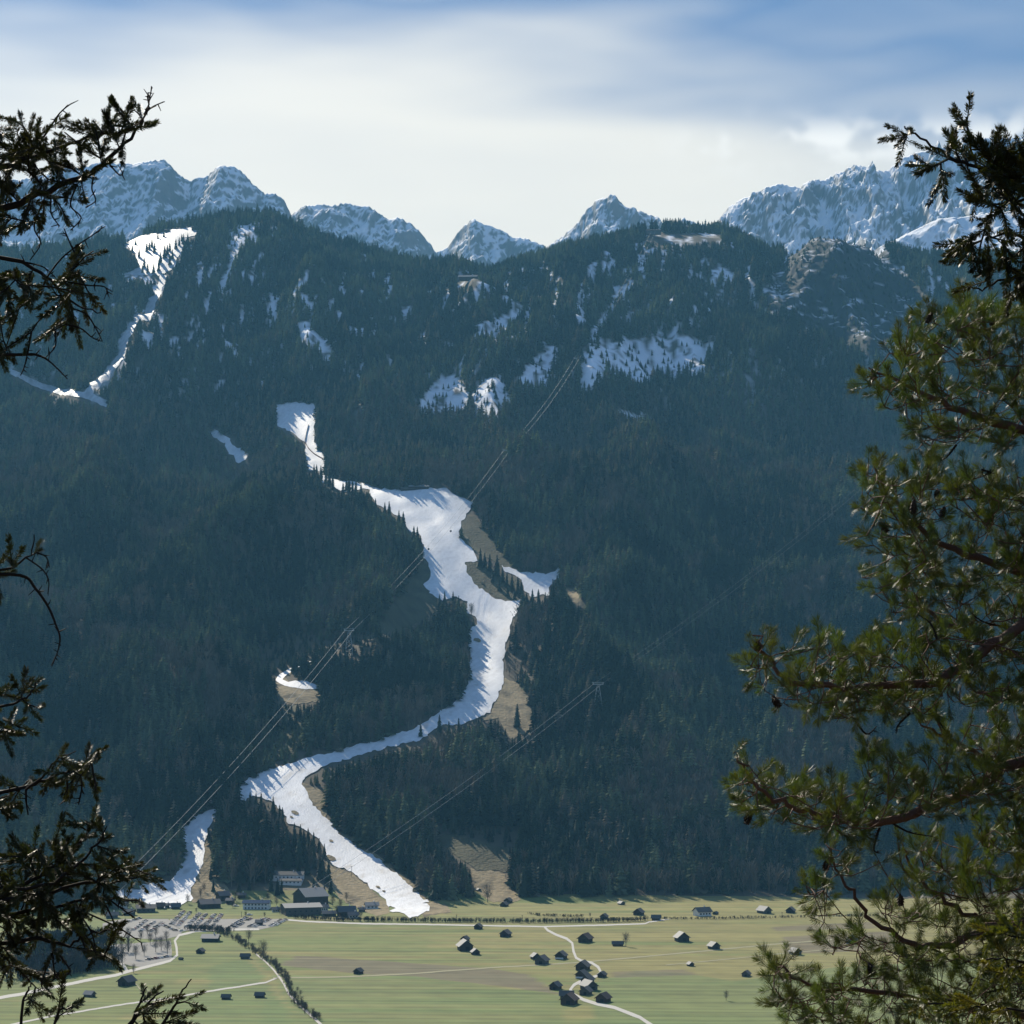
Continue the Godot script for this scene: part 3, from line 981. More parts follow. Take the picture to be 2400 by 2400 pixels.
func outline_mask() -> void:
	mask.resize(MW * MW)
	paint_mask(ROCK, 4)
	for p in YOUNG:
		paint_mask(pl(p), 7)
	for p in PATCHES:
		paint_mask(pl(p), 3)
	for c in [C_TAN, C_TAN2, C_FOOT, C_DARK, C_STRIP, C_BASE, C_LEFT, C_HAIR, C_GREY, C_TOWN, C_BANK, C_ISLE]:
		paint_mask(c, 1)
	for s in STREAKS:
		paint_mask(ribbon_px(pl([s[0], s[1], s[0] - s[2] * 0.12, s[1] + s[2] * 0.5, s[0] - s[2] * 0.2, s[1] + s[2]]), 8, 15), 3)
	for p in CREST:
		paint_mask(pl(p), 8)
	paint_mask(C_CUT, 7)
	paint_mask(P_FIELD, 2)
	for s in STRIPES:
		paint_mask(ribbon_px(pl(s), 16, 22), 2)
	paint_mask(ribbon_px(pl([20, 870, 47, 882, 91, 903, 145, 919, 207, 928, 253, 948]), 14, 16), 2)
	for p in [P_MAIN, P_LEFT, P_TOP, P_BRANCH, P_MID, P_HAIR, P_LINK]:
		paint_mask(p, 2)

func snow_tint(v: Vector3) -> Color:
	var n := nb.get_noise_2d(v.x * 5.0, v.z * 2.0)
	var dirt := sstep(0.2, 0.75, nb.get_noise_2d(v.x * 11.0 + v.z * 2.0, v.z * 3.0) + 0.4 * n) * sstep(420.0, 120.0, v.y) * 0.5
	return Color(0.79, 0.80, 0.81).lerp(Color(0.42, 0.37, 0.30), dirt) * (0.90 + 0.14 * nb.get_noise_2d(v.x * 22.0 + v.z * 5.0, v.z * 4.0) + 0.10 * nr.get_noise_2d(v.x * 16.0, v.z * 9.0))

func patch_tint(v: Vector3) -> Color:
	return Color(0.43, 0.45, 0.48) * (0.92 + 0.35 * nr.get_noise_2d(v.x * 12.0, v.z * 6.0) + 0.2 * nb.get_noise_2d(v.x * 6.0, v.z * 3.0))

func tan_tint(v: Vector3) -> Color:
	var n := nb.get_noise_2d(v.x * 6.0, v.z * 3.0)
	var c := Color(0.235, 0.185, 0.105).lerp(Color(0.105, 0.085, 0.05), sstep(0.05, 0.55, n))
	return c * (1.0 + 0.5 * nr.get_noise_2d(v.x * 11.0, v.z * 11.0) + 0.3 * nb.get_noise_2d(v.x * 20.0, v.z * 16.0))

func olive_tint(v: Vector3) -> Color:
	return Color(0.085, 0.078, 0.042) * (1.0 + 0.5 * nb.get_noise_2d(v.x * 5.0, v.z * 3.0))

func piste(called: String, poly: PackedVector2Array, m: Material, tint: Callable, label: String, lift := 0.9, ragged := 7.0, cell := 3.0) -> void:
	struct(called, sheet(world_poly(poly, ragged), lift, cell, tint), m, label)

func build_pistes() -> void:
	var snow := vmat("groomed snow", 0.6)
	var n := noise_tex(0.02, 512, Color(0, 0, 0), Color(1, 1, 1))
	snow.heightmap_enabled = true
	snow.heightmap_texture = n
	snow.heightmap_scale = 34.0
	snow.uv1_triplanar = true
	snow.uv1_world_triplanar = true
	snow.uv1_scale = Vector3(0.031, 0.031, 0.031)
	var dry := vmat("dry grass", 0.95)
	dry.heightmap_enabled = true
	dry.heightmap_texture = noise_tex(0.012, 512, Color(0, 0, 0), Color(1, 1, 1))
	dry.heightmap_scale = 120.0
	dry.uv1_triplanar = true
	dry.uv1_world_triplanar = true
	dry.uv1_scale = Vector3(0.03, 0.03, 0.03)
	for c in [[C_TAN, "dry tan grass bank below the narrow neck of the long piste"], [C_TAN2, "small tan clearing right of the snowy side branch"], [C_FOOT, "lumpy tan grass slope at the forest foot beside two huts"], [C_STRIP, "tan grass verge along the right edge of the lowest piste"], [C_BASE, "dry grass bank left of the foot of the long piste"], [C_LEFT, "dry grass bank right of the short left piste"], [C_HAIR, "tan grass slope inside the snowy hairpin bend"]]:
		piste("grass_clearing", c[0], dry, tan_tint, c[1], 0.5, 5.0)
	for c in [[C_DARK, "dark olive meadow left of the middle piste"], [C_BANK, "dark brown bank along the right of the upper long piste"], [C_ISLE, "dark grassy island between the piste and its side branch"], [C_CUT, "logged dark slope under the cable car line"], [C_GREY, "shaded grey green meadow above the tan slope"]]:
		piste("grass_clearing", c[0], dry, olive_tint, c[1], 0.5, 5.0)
	piste("ski_piste", P_MAIN, snow, snow_tint, "long white ski piste winding from the lift station down to the meadow")
	piste("ski_piste", P_LEFT, snow, snow_tint, "short white ski piste curving down to the car park at left")
	piste("ski_piste", P_TOP, snow, snow_tint, "bright upper piece of ski piste with a red fence line")
	for s in [[692, 1908, 9, "oval bare spot in the snow above the knoll spruces"], [683, 1918, 4, "tiny bare spot left of the oval one in the lower piste"], [776, 1974, 5, "small bare spot right of the knoll in the lower piste"], [774, 2014, 12, "brown melt patch at the left edge of the lowest piste"], [886, 2082, 5, "small brown melt spot near the foot of the long piste"], [900, 2092, 4, "lowest brown melt spot near the foot of the long piste"], [1090, 1262, 7, "dark hollow in the snow at the right of the upper piste"], [1118, 1502, 9, "dirty brown patch in the narrow middle piste"], [1100, 1545, 6, "dirty stain at the left edge of the narrow middle piste"]]:
		var ring := PackedVector2Array()
		for k in 10:
			ring.append(Vector2(s[0], s[1]) + Vector2(cos(TAU * k / 10.0), sin(TAU * k / 10.0) * 0.5 + cos(TAU * k / 10.0) * 0.25) * s[2] * (0.8 + 0.4 * rng.randf()))
		piste("bare_patch", ring, dry, tan_tint, s[3], 1.5, 1.0, 2.0)
	piste("ski_piste", P_LINK, snow, snow_tint, "snowy gap joining the bright upper piece to the long piste")
	piste("ski_piste", P_BRANCH, snow, snow_tint, "short white side branch right of the piste between spruces")
	piste("ski_piste", P_MID, snow, snow_tint, "small white strip of piste in the forest at mid left")
	piste("ski_piste", P_HAIR, snow, snow_tint, "snowy hairpin bend of a forest road below the pylon", 0.9, 2.0, 3.0)
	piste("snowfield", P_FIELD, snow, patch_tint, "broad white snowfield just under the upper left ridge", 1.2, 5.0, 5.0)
	var k := 0
	for s in STRIPES:
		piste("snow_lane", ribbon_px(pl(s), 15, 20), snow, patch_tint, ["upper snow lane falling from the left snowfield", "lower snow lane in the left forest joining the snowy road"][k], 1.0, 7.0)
		k += 1
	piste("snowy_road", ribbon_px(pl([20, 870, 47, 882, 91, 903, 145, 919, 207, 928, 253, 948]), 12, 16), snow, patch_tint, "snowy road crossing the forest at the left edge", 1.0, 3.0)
	piste("snow_patch", pl([410, 971, 440, 974, 462, 978, 460, 982, 430, 981, 412, 979]), snow, patch_tint, "tiny bright snow patch in the forest left of the middle", 1.2, 2.0, 3.0)
	piste("snow_patch", pl([799, 1087, 826, 1084, 826, 1098, 810, 1098]), snow, patch_tint, "small bright snow patch right of the upper piste", 1.2, 2.0, 3.0)

# ---------------------------------------------------------------- huts, houses, roads and cars of the valley
func barn(px: float, py: float, wide: float, turn: float, style: int, label: String, long := 1.1, group := "hay barns scattered over the meadow", flat := 1.0) -> void:
	var p := land(px, py)
	var w := wide * -p.z / F * 0.85
	if absf(turn) > 50.0:
		w /= long * 0.95
	var l := w * long
	var hw := w * 0.40 * flat
	var rise := w * 0.40 * flat
	if absf(turn) < 50.0:
		turn *= 0.7 if style / 4 % 4 == 2 else -0.8
	var t := thing("hay_barn", p, deg_to_rad(turn), label, "barn", group)
	var st := tool()
	st.set_smooth_group(-1)
	var b := 0.5 * l
	var a := 0.5 * w
	var f := [Vector3(-a, -0.4, b), Vector3(a, -0.4, b), Vector3(a, hw, b), Vector3(0, hw + rise, b), Vector3(-a, hw, b)]
	var g := []
	for v in f:
		g.append(Vector3(v.x, v.y, -b))
	quad(st, f[0], f[1], f[2], f[4])
	for v in [f[4], f[3], f[2], g[2], g[3], g[4]]:
		st.add_vertex(v)
	quad(st, g[1], g[0], g[4], g[2])
	quad(st, f[1], g[1], g[2], f[2])
	quad(st, g[0], f[0], f[4], g[4])
	put("wall", done(st), M[["old boards", "brown boards", "grey boards", "white render"][style % 4]], t)
	for s in [-1.0, 1.0]:
		st = tool()
		var over := 0.14 * w
		var dir := Vector3(s * a, -rise, 0).normalized()
		var len := Vector2(a, rise).length() + over
		var n := Vector3(s * rise, a, 0).normalized()
		var c := Vector3(0, hw + rise, 0) + dir * len * 0.5 + n * 0.16
		box(st, c, Vector3(len, 0.22, l + 2.2 * over), Basis(dir, n, dir.cross(n)))
		put("roof_panel", done(st), M[["grey shingles", "rusty shingles", "tin roof", "grey shingles"][style / 4 % 4]], t)
	st = tool()
	box(st, Vector3(0.08 * w, hw * 0.42 - 0.1, b + 0.04), Vector3(w * 0.3, hw * 0.8, 0.12))
	put("door", done(st), M["dark door"], t)
	if style >= 16:
		st = tool()
		box(st, Vector3(-0.05 * w, hw * 0.25, b + 0.07), Vector3(w * 0.92, hw * 0.42, 0.14))
		put("plinth", done(st), M["white render"], t)

func house(called: String, px: float, py: float, wide: float, deep: float, floors: float, turn: float, wall: String, roof: String, label: String, category: String, rows := 2, cols := 5, pitch := 0.22, off := 0.0) -> Node3D:
	# the long side faces the camera, ridge across the view
	var p := land(px, py)
	var w := wide * -p.z / F
	var h := floors * 2.8
	var t := thing(called, p + Vector3(0, off, 0), deg_to_rad(turn), label, category)
	var st := tool()
	box(st, Vector3(0, h * 0.5 - 1.0, 0), Vector3(w, h + 2.0, deep))
	var a := deep * 0.5
	var rise := deep * pitch
	for s in [-1.0, 1.0]:
		var x: float = s * w * 0.5
		var tri := [Vector3(x, h, a), Vector3(x, h, -a), Vector3(x, h + rise, 0)]
		if s < 0:
			tri.reverse()
		for v in [tri[0], tri[2], tri[1]]:
			st.add_vertex(v)
	put("wall", done(st), M[wall], t)
	for s in [-1.0, 1.0]:
		st = tool()
		var dir := Vector3(0, -rise, s * a).normalized()
		var len := Vector2(a, rise).length() + 1.1
		var n := Vector3(0, a, s * rise).normalized()
		box(st, Vector3(0, h + rise, 0) + dir * len * 0.5 + n * 0.2, Vector3(w + 2.2, 0.3, len), Basis(dir.cross(n) * -1.0, n, dir))
		put("roof_panel", done(st), M[roof], t)
	for r in rows:
		for c in cols:
			st = tool()
			box(st, Vector3((c + 0.5) / cols * w * 0.92 - w * 0.46, h * (r + 0.55) / rows, a + 0.06), Vector3(minf(1.4, w / cols * 0.5), 1.3, 0.16))
			put("window", done(st), M["window glass"], t)
	st = tool()
	box(st, Vector3(w * 0.2, h + rise + 0.6, -0.8), Vector3(0.8, 1.9, 0.8))
	put("chimney", done(st), M["white render"], t)
	return t

func road(called: String, line: Array, w0: float, w1: float, m: Material, label: String, lift := 0.12) -> void:
	var flat := func(_v: Vector3) -> Color: return Color(1, 1, 1)
	struct(called, sheet(world_poly(ribbon_px(pl(line), w0, w1), 0.8, 14.0), lift, 4.0, flat), m, label)

func car_shape(seed: int) -> ArrayMesh:
	var st := tool()
	st.set_smooth_group(-1)
	var long := 4.2 + 0.2 * seed
	var tall := 1.42 + 0.12 * (seed % 3)
	# two extruded side outlines: the body, then the narrower cabin
	for part in [[[-0.5, 0.28], [0.5, 0.28], [0.5, 0.62], [0.46, 0.84], [0.2, 0.95], [-0.48, 0.98], [-0.5, 0.7]], [[-0.42, 0.97], [0.17, 0.95], [0.06, tall], [-0.3, tall]]]:
		var wide := 0.88 if part.size() > 5 else 0.74
		var n: int = part.size()
		for i in n:
			var a: Array = part[i]
			var b: Array = part[(i + 1) % n]
			quad(st, Vector3(a[0] * long, a[1], wide), Vector3(a[0] * long, a[1], -wide), Vector3(b[0] * long, b[1], -wide), Vector3(b[0] * long, b[1], wide))
		for i in range(1, n - 1):
			for s in [1.0, -1.0]:
				var tri := [part[0], part[i], part[i + 1]]
				if s < 0:
					tri.reverse()
				for v in [tri[0], tri[2], tri[1]]:
					st.add_vertex(Vector3(v[0] * long, v[1], wide * s))
	st.generate_normals()
	var am := st.commit()
	st = tool()
	for x in [-0.31, 0.31]:
		for z in [-0.82, 0.82]:
			var c := Vector3(x * long, 0.32, z)
			tube(st, PackedVector3Array([c + Vector3(0, 0, -0.11), c, c + Vector3(0, 0, 0.11)]), 0.32, 0.32, 8)
	for s in [-1.0, 1.0]:
		quad(st, Vector3(-0.37 * long, 1.0, 0.76 * s), Vector3(0.13 * long, 1.0, 0.76 * s), Vector3(0.05 * long, tall - 0.1, 0.76 * s), Vector3(-0.28 * long, tall - 0.1, 0.76 * s))
	quad(st, Vector3(0.165 * long, 1.0, 0.66), Vector3(0.165 * long, 1.0, -0.66), Vector3(0.075 * long, tall - 0.06, -0.66), Vector3(0.075 * long, tall - 0.06, 0.66))
	st.generate_normals()
	st.commit(am)
	return am

func build_cars() -> void:
	var shapes := [car_shape(0), car_shape(1), car_shape(2)]
	var paints := [["silver", Color(0.45, 0.46, 0.47)], ["white", Color(0.75, 0.75, 0.74)], ["black", Color(0.02, 0.02, 0.022)], ["grey", Color(0.16, 0.165, 0.17)], ["dark blue", Color(0.03, 0.05, 0.10)], ["red", Color(0.25, 0.03, 0.025)]]
	var mats := []
	for p in paints:
		var m := mat("paint " + p[0], p[1], 0.3, 0.25)
		m.clearcoat_enabled = true
		mats.append(m)
	var glass := mat("car glass", Color(0.02, 0.025, 0.03), 0.15)
	rng.seed = 77
	var lots := ["in the slanted rows of the main car park", "in the rows beside the valley station", "in the shaded left car park among bare trees", "in the single row in the left gravel lot"]
	var rows := [[402, 2168, 430, 2137, 0], [416, 2171, 446, 2139, 0], [436, 2174, 468, 2142, 0], [452, 2177, 484, 2142, 0], [474, 2177, 504, 2143, 0], [492, 2176, 520, 2144, 0],
		[540, 2173, 577, 2151, 1], [550, 2175, 588, 2153, 1], [584, 2174, 622, 2154, 1], [594, 2174, 633, 2155, 1], [634, 2172, 662, 2155, 1], [643, 2171, 670, 2156, 1],
		[286, 2166, 328, 2153, 2], [310, 2182, 342, 2158, 2], [328, 2184, 360, 2162, 2], [350, 2185, 380, 2164, 2], [376, 2166, 412, 2183, 2], [344, 2251, 394, 2243, 3]]
	for r in rows:
		var a := land(r[0], r[1])
		var b := land(r[2], r[3])
		var lot: int = r[4]
		var n := int(a.distance_to(b) / (5.2 if lot < 3 else 3.6))
		for i in n:
			if rng.randf() < 0.12:
				continue
			var k := rng.randi() % 6
			if k == 5 and rng.randf() < 0.5:
				k = 0
			var p := a.lerp(b, (i + 0.5) / n) + Vector3(rng.randf_range(-0.4, 0.4), 0.18, rng.randf_range(-0.5, 0.5))
			var o := put("parked_car", shapes[rng.randi() % 3], null)
			o.position = p
			o.rotation.y = (PI if rng.randf() < 0.5 else 0.0) + rng.randf_range(-0.25, 0.05)
			o.set_surface_override_material(0, mats[k])
			o.set_surface_override_material(1, glass)
			tag(o, "small %s car parked %s" % [paints[k][0], lots[lot]], "car", "%s cars parked %s" % [paints[k][0], lots[lot]])
	var single := [[427, 2184, 1, "white van like car turning on the road at the car park corner"], [585, 2146, 1, "white car on the snowy strip before the white house"], [553, 2125, 1, "white car beside the left end of the white house"], [802, 2155, 3, "grey car on the valley road beside the dark houses"]]
	for s in single:
		var o := put("car", shapes[2], null)
		o.position = land(s[0], s[1]) + Vector3(0, 0.2, 0)
		o.rotation.y = 0.3
		o.scale = Vector3.ONE * 1.2
		o.set_surface_override_material(0, mats[s[2]])
		o.set_surface_override_material(1, glass)
		tag(o, s[3], "car")

func build_roads() -> void:
	var pale := mat("pale gravel road", Color(0.50, 0.48, 0.43), 0.9)
	var worn := mat("worn track", Color(0.30, 0.28, 0.17), 0.95)
	var grit := mat("car park gravel", Color(0.27, 0.26, 0.24), 0.9)
	var flat := func(v: Vector3) -> Color: return Color(1, 1, 1) * (1.0 + 0.2 * nb.get_noise_2d(v.x * 20.0, v.z * 8.0))
	grit.vertex_color_use_as_albedo = true
	for q in [[[396, 2133, 430, 2128, 520, 2136, 600, 2146, 680, 2152, 668, 2160, 640, 2172, 605, 2180, 540, 2181, 470, 2184, 430, 2181, 400, 2165], "gravel car park in front of the ski lift with slanted rows of cars"], [[240, 2165, 300, 2151, 360, 2146, 392, 2152, 428, 2184, 420, 2193, 380, 2203, 300, 2198, 240, 2194], "shaded gravel car park at left among bare trees"], [[240, 2215, 300, 2212, 400, 2205, 404, 2248, 340, 2268, 300, 2262, 240, 2240], "bare gravel ground with leafless trees left of the bend"]]:
		struct("car_park", sheet(world_poly(pl(q[0]), 2.0), 0.10, 4.0, flat), grit, q[1])
	road("valley_road", [660, 2155, 720, 2160, 850, 2165, 1000, 2167, 1272, 2172, 1434, 2168, 1512, 2165, 1524, 2160], 3.2, 3.0, pale, "pale straight valley road along the top of the meadow")
	road("farm_road", [1524, 2161, 1556, 2156, 1596, 2148, 1628, 2145], 2.6, 3.2, pale, "short pale drive leading to the white house in the meadow")
	road("winding_path", [1276, 2172, 1284, 2181, 1303, 2191, 1328, 2200, 1341, 2211, 1344, 2230, 1350, 2245, 1362, 2252, 1387, 2257, 1402, 2267, 1408, 2279, 1398, 2288, 1367, 2297, 1345, 2309, 1337, 2320, 1345, 2331, 1367, 2343, 1401, 2354, 1440, 2362, 1500, 2385, 1580, 2440], 5.0, 7.5, pale, "pale path winding between the hay barns", 0.16)
	road("left_road", [-120, 2362, 20, 2335, 47, 2331, 111, 2317, 228, 2293, 272, 2286, 308, 2275, 362, 2262, 399, 2252, 415, 2239, 414, 2221, 410, 2205, 420, 2192, 458, 2183, 500, 2180, 542, 2179, 607, 2178], 7.5, 4.0, pale, "pale road curving from the lower left round the car parks")
	road("side_road", [240, 2232, 256, 2240, 290, 2262, 298, 2277], 6.0, 7.0, pale, "short pale side road joining the left road", 0.15)
	road("field_track", [640, 2292, 669, 2292, 800, 2290, 955, 2283, 1142, 2269, 1359, 2256, 1482, 2245, 1694, 2225, 1805, 2214, 1950, 2203], 3.2, 2.4, worn, "long straight worn track across the hay meadow", 0.13)
	road("field_track", [-60, 2420, 120, 2382, 297, 2353, 387, 2341, 500, 2322, 623, 2303, 652, 2291], 3.6, 3.4, pale, "pale field track crossing the lower left meadow", 0.13)
	road("field_track", [1560, 2262, 1700, 2249, 1864, 2232, 1960, 2225], 1.8, 1.8, worn, "faint upper field track at the right of the meadow", 0.13)
	road("field_track", [280, 2293, 305, 2298, 322, 2310, 336, 2330], 2.4, 2.6, worn, "faint curved track beside the dark shed at lower left", 0.14)
	road("snowy_strip", [427, 2121, 470, 2131, 530, 2137, 600, 2143, 680, 2147], 4.5, 3.0, M["groomed snow"], "narrow strip of old snow behind the car park", 0.3)
	var stream := mat("stream stones", Color(0.36, 0.34, 0.31), 0.6)
	road("creek_bed", [600, 2236, 622, 2254, 641, 2273, 654, 2289, 666, 2307, 677, 2330, 700, 2354, 740, 2390, 790, 2440], 3.0, 6.0, stream, "narrow stony creek running between bushes", 0.14)

func shrub_line(called: String, label: String, line: Array, n: int, spread: float, tall: float, shape: Mesh, m: Material, tint: Color) -> void:
	var list := []
	var pts := pl(line)
	var total := 0.0
	for i in pts.size() - 1:
		total += pts[i].distance_to(pts[i + 1])
	for i in pts.size() - 1:
		var c := int(n * pts[i].distance_to(pts[i + 1]) / total)
		var a := land(pts[i].x, pts[i].y)
		var b := land(pts[i + 1].x, pts[i + 1].y)
		for k in c:
			var p := a.lerp(b, rng.randf()) + Vector3(rng.randfn(), 0, rng.randfn() * 2.0) * spread
			var s := tall * rng.randf_range(0.4, 1.2)
			var col := tint * rng.randf_range(0.6, 1.3)
			list.append([Transform3D(Basis(Vector3.UP, rng.randf() * TAU).scaled(Vector3(s * 1.3, s, s * 1.3)), on_land(p.x, p.z)), Color(col.r, col.g, col.b)])
	forest_mass(called, label, shape, m, list)

func build_valley_things() -> void:
	mat("old boards", Color(0.060, 0.050, 0.043))
	mat("brown boards", Color(0.075, 0.052, 0.036))
	mat("grey boards", Color(0.10, 0.092, 0.083))
	mat("white render", Color(0.72, 0.71, 0.68))
	mat("grey shingles", Color(0.115, 0.108, 0.10), 0.85)
	mat("rusty shingles", Color(0.13, 0.085, 0.065), 0.8)
	mat("tin roof", Color(0.20, 0.205, 0.205), 0.65)
	mat("slate roof", Color(0.10, 0.10, 0.105), 0.7)
	mat("solar panels", Color(0.02, 0.03, 0.06), 0.2)
	mat("dark door", Color(0.028, 0.024, 0.021))
	mat("window glass", Color(0.03, 0.04, 0.05), 0.15)
	mat("lattice steel", Color(0.38, 0.40, 0.40), 0.5, 0.5)
	mat("cable", Color(0.30, 0.32, 0.31), 0.6)
	mat("cabin", Color(0.05, 0.05, 0.06), 0.3)
	build_roads()
	# hay barns: foot of the wall, breadth in the photograph, turn, look
	barn(840, 2282, 19, 28, 0, "dark small barn standing alone on the brown strip left of the meadow's middle")
	barn(1121, 2177, 18, 22, 0, "small dark barn just below the valley road, next to no other")
	barn(1185, 2195, 23, 24, 0, "dark barn below the road, right of the group of three barns", 1.2)
	barn(1090, 2206, 18, 25, 0, "small dark barn at the back of the group of three")
	barn(1090, 2227, 36, 18, 8, "largest barn of the group of three, with a sunlit left roof", 1.1)
	barn(1114, 2237, 20, 20, 8, "small low barn at the front right of the group of three")
	barn(1372, 2208, 30, 28, 4, "large brown barn close right of the winding path's top bend")
	barn(1255, 2248, 21, 26, 8, "barn with pale left roof behind another barn, left of the path")
	barn(1270, 2259, 29, 24, 2, "greyish barn in front of the pale roofed one, left of the path", 1.2)
	barn(1315, 2247, 26, 22, 16, "barn with a pale lower wall just left of the winding path")
	barn(1366, 2273, 31, 20, 1, "tall barn where the straight track meets the winding path", 1.2)
	barn(1364, 2292, 27, 26, 17, "barn with a bright white front corner below the tall barn")
	barn(1377, 2304, 27, 25, 0, "low dark barn inside the lower bend of the path, upper of three", 1.3)
	barn(1302, 2318, 25, 30, 1, "brown barn alone left of the path's lower loop")
	barn(1380, 2319, 32, 32, 10, "barn with a shiny tin roof in the path's lower loop", 1.4)
	barn(1373, 2331, 27, 24, 2, "grey barn in front of the tin roofed barn")
	barn(1328, 2340, 32, 86, 0, "barn lying broadside at the path's lower left", 1.3)
	barn(1334, 2353, 37, 22, 5, "lowest barn left of the path, rusty roof cut by the frame", 1.1)
	barn(1414, 2348, 31, 30, 5, "broad barn with rusty roof right of the path at the bottom", 1.1)
	barn(1182, 2125, 17, 25, 0, "front hut of two dark huts at the tan forest foot", 1.2)
	barn(1191, 2116, 17, 25, 0, "rear hut of two dark huts at the tan forest foot", 1.2)
	barn(1122, 2088, 9, 30, 8, "tiny hut with a lit roof on the lumpy tan slope", 1.2)
	barn(1416, 2153, 17, 25, 2, "small grey barn above the road, left of the brown one")
	barn(1497, 2145, 23, 26, 0, "dark barn above the valley road at the forest shadow's edge")
	barn(1538, 2157, 21, 80, 17, "dark roofed shed with white front beside the railway crossing", 1.2)
	barn(1677, 2144, 11, 40, 0, "little shed right beside the white meadow house", 1.2)
	barn(1791, 2141, 25, 42, 10, "barn with a bright roof in the right upper meadow", 1.3)
	barn(1853, 2140, 21, 24, 0, "dark gabled barn rightmost above the railway line")
	barn(1598, 2206, 32, 20, 8, "wide dark gabled barn in the middle of the right meadow", 1.0)
	barn(1673, 2224, 24, 32, 8, "barn with a pale roof edge right of the wide dark barn")
	barn(1448, 2217, 27, 88, 1, "long low shed lying broadside beside the bare tree", 1.6, "hay barns scattered over the meadow", 0.9)
	barn(1618, 2264, 14, 30, 8, "tiny hut with a bright roof alone in the straw strip", 1.2)
	barn(1749, 2288, 19, 26, 2, "small grey barn with a bush at its left, near the pine", 1.2)
	barn(1864, 2237, 22, 34, 10, "small barn with white stripes on its roof near the brown field", 1.3)
	barn(1411, 2290, 19, 26, 0, "small dark barn at the outer right of the path's bend", 1.2)
	barn(1456, 2121, 13, 40, 10, "tiny hut at the forest edge whose roof catches the sun", 1.3)
	barn(1995, 2210, 26, 30, 2, "barn half hidden behind the pine at the right", 1.2)
	barn(470, 2234, 17, 20, 0, "small dark barn in the left meadow below the long shed", 1.2)
	barn(575, 2247, 22, 86, 18, "shed with dark roof and white lower front beside the creek bushes", 1.3)
	barn(530, 2342, 21, 84, 0, "left one of two dark sheds by the lower left field track", 1.3)
	barn(609, 2338, 22, 82, 0, "right one of two dark sheds by the lower left field track", 1.3)
	barn(297, 2309, 32, 30, 0, "wide dark barn beside the left road in tree shade", 1.2)
	barn(210, 2336, 24, 60, 10, "barn with a bright tin roof in the lower left meadow", 1.3)
	barn(424, 2250, 10, 70, 2, "tiny shelter beside the bend of the left road", 1.3)
	var t := house("open_shed", 494, 2206, 36, 12, 1.1, -4, "dark door", "tin roof", "long open shed with a pale roof at the top of the left meadow", "shed", 1, 4, 0.2)
	t.set_meta("group", "farm sheds")
	house("farm_house", 1646, 2147, 33, 11, 1.6, 24, "white render", "grey shingles", "white house with grey roof alone at the top of the meadow", "house", 1, 4, 0.3)
	house("lift_hall", 705, 2143, 84, 26, 2.6, 16, "grey boards", "tin roof", "big lower hall of the valley lift station", "lift station", 1, 6, 0.1)
	house("station_hall", 728, 2122, 56, 30, 3.4, 28, "old boards", "tin roof", "tall hall of the valley lift station with a broad pale roof", "lift station", 1, 3, 0.22)
	house("guest_house", 602, 2131, 60, 13, 2.2, -4, "white render", "solar panels", "long white house with dark solar roof behind the car park", "house", 2, 7, 0.16)
	house("chalet", 490, 2128, 46, 14, 1.6, 22, "old boards", "slate roof", "low dark wooden chalet at the foot of the left piste", "house", 1, 4, 0.25)
	house("chalet", 522, 2110, 24, 11, 1.8, 30, "old boards", "slate roof", "small dark chalet half hidden by the bank right of the left piste", "house", 1, 2, 0.3)
	house("mountain_lodge", 672, 2062, 78, 13, 1.9, -3, "white render", "grey shingles", "long upper lodge with grey roof under the spruces", "house", 1, 8, 0.2)
	house("mountain_lodge", 682, 2072, 50, 9, 1.3, -3, "white render", "grey shingles", "lower wing with a small white front before the long lodge", "house", 1, 5, 0.15)
	house("cottage", 871, 2130, 28, 9, 1.3, 12, "white render", "tin roof", "white cottage with pale roof left of the piste's foot", "house", 1, 3, 0.25)
	house("farm_house", 812, 2149, 38, 12, 1.9, 14, "old boards", "slate roof", "dark gabled house at the left of the piste's foot", "house", 1, 4, 0.35)
	house("farm_house", 828, 2152, 22, 8, 1.1, 8, "white render", "slate roof", "low white fronted annex of the dark gabled house", "house", 1, 3, 0.3)
	house("lift_building", 342, 2138, 42, 14, 1.5, 10, "grey boards", "grey shingles", "greenish grey lift building in front of the left piste", "lift station", 1, 4, 0.2)
	house("snow_bar", 376, 2130, 16, 7, 1.0, 5, "brown boards", "rusty shingles", "small red roofed bar at the snow's lower edge", "hut", 1, 2, 0.4)
	house("snow_bar", 412, 2131, 18, 7, 1.0, 12, "old boards", "slate roof", "small dark gabled hut at the snow's lower edge", "hut", 1, 2, 0.4)
	house("middle_station", 982, 1146, 46, 12, 1.3, -4, "old boards", "tin roof", "lift station with two pale roofs at the head of the long piste", "lift station", 1, 4, 0.2)
	house("middle_station", 958, 1149, 34, 10, 0.9, -6, "old boards", "grey shingles", "low grey wing at the left of the piste head station", "lift station", 1, 3, 0.2)
	house("mountain_inn", 1097, 660, 44, 14, 2.2, -6, "brown boards", "tin roof", "mountain inn with a bright roof in the saddle of the ridge", "inn", 1, 5, 0.3, 4.0)
	house("summit_station", 1600, 545, 62, 14, 3.0, 8, "brown boards", "grey shingles", "wide summit house on top of the wooded ridge", "inn", 2, 6, 0.25, 5.0)
	house("summit_station", 1532, 553, 34, 12, 3.2, -12, "grey boards", "slate roof", "dark cable car top station at the left of the summit house", "lift station", 1, 3, 0.12, 5.0)
	house("summit_hut", 1664, 545, 34, 9, 1.2, 5, "brown boards", "grey shingles", "low hut on the ridge right of the summit house", "hut", 1, 3, 0.2, 4.0)
	house("ridge_hut", 458, 540, 18, 8, 1.6, 10, "brown boards", "rusty shingles", "brown hut at the top of the upper left snowfield", "hut", 1, 2, 0.3, 3.0)
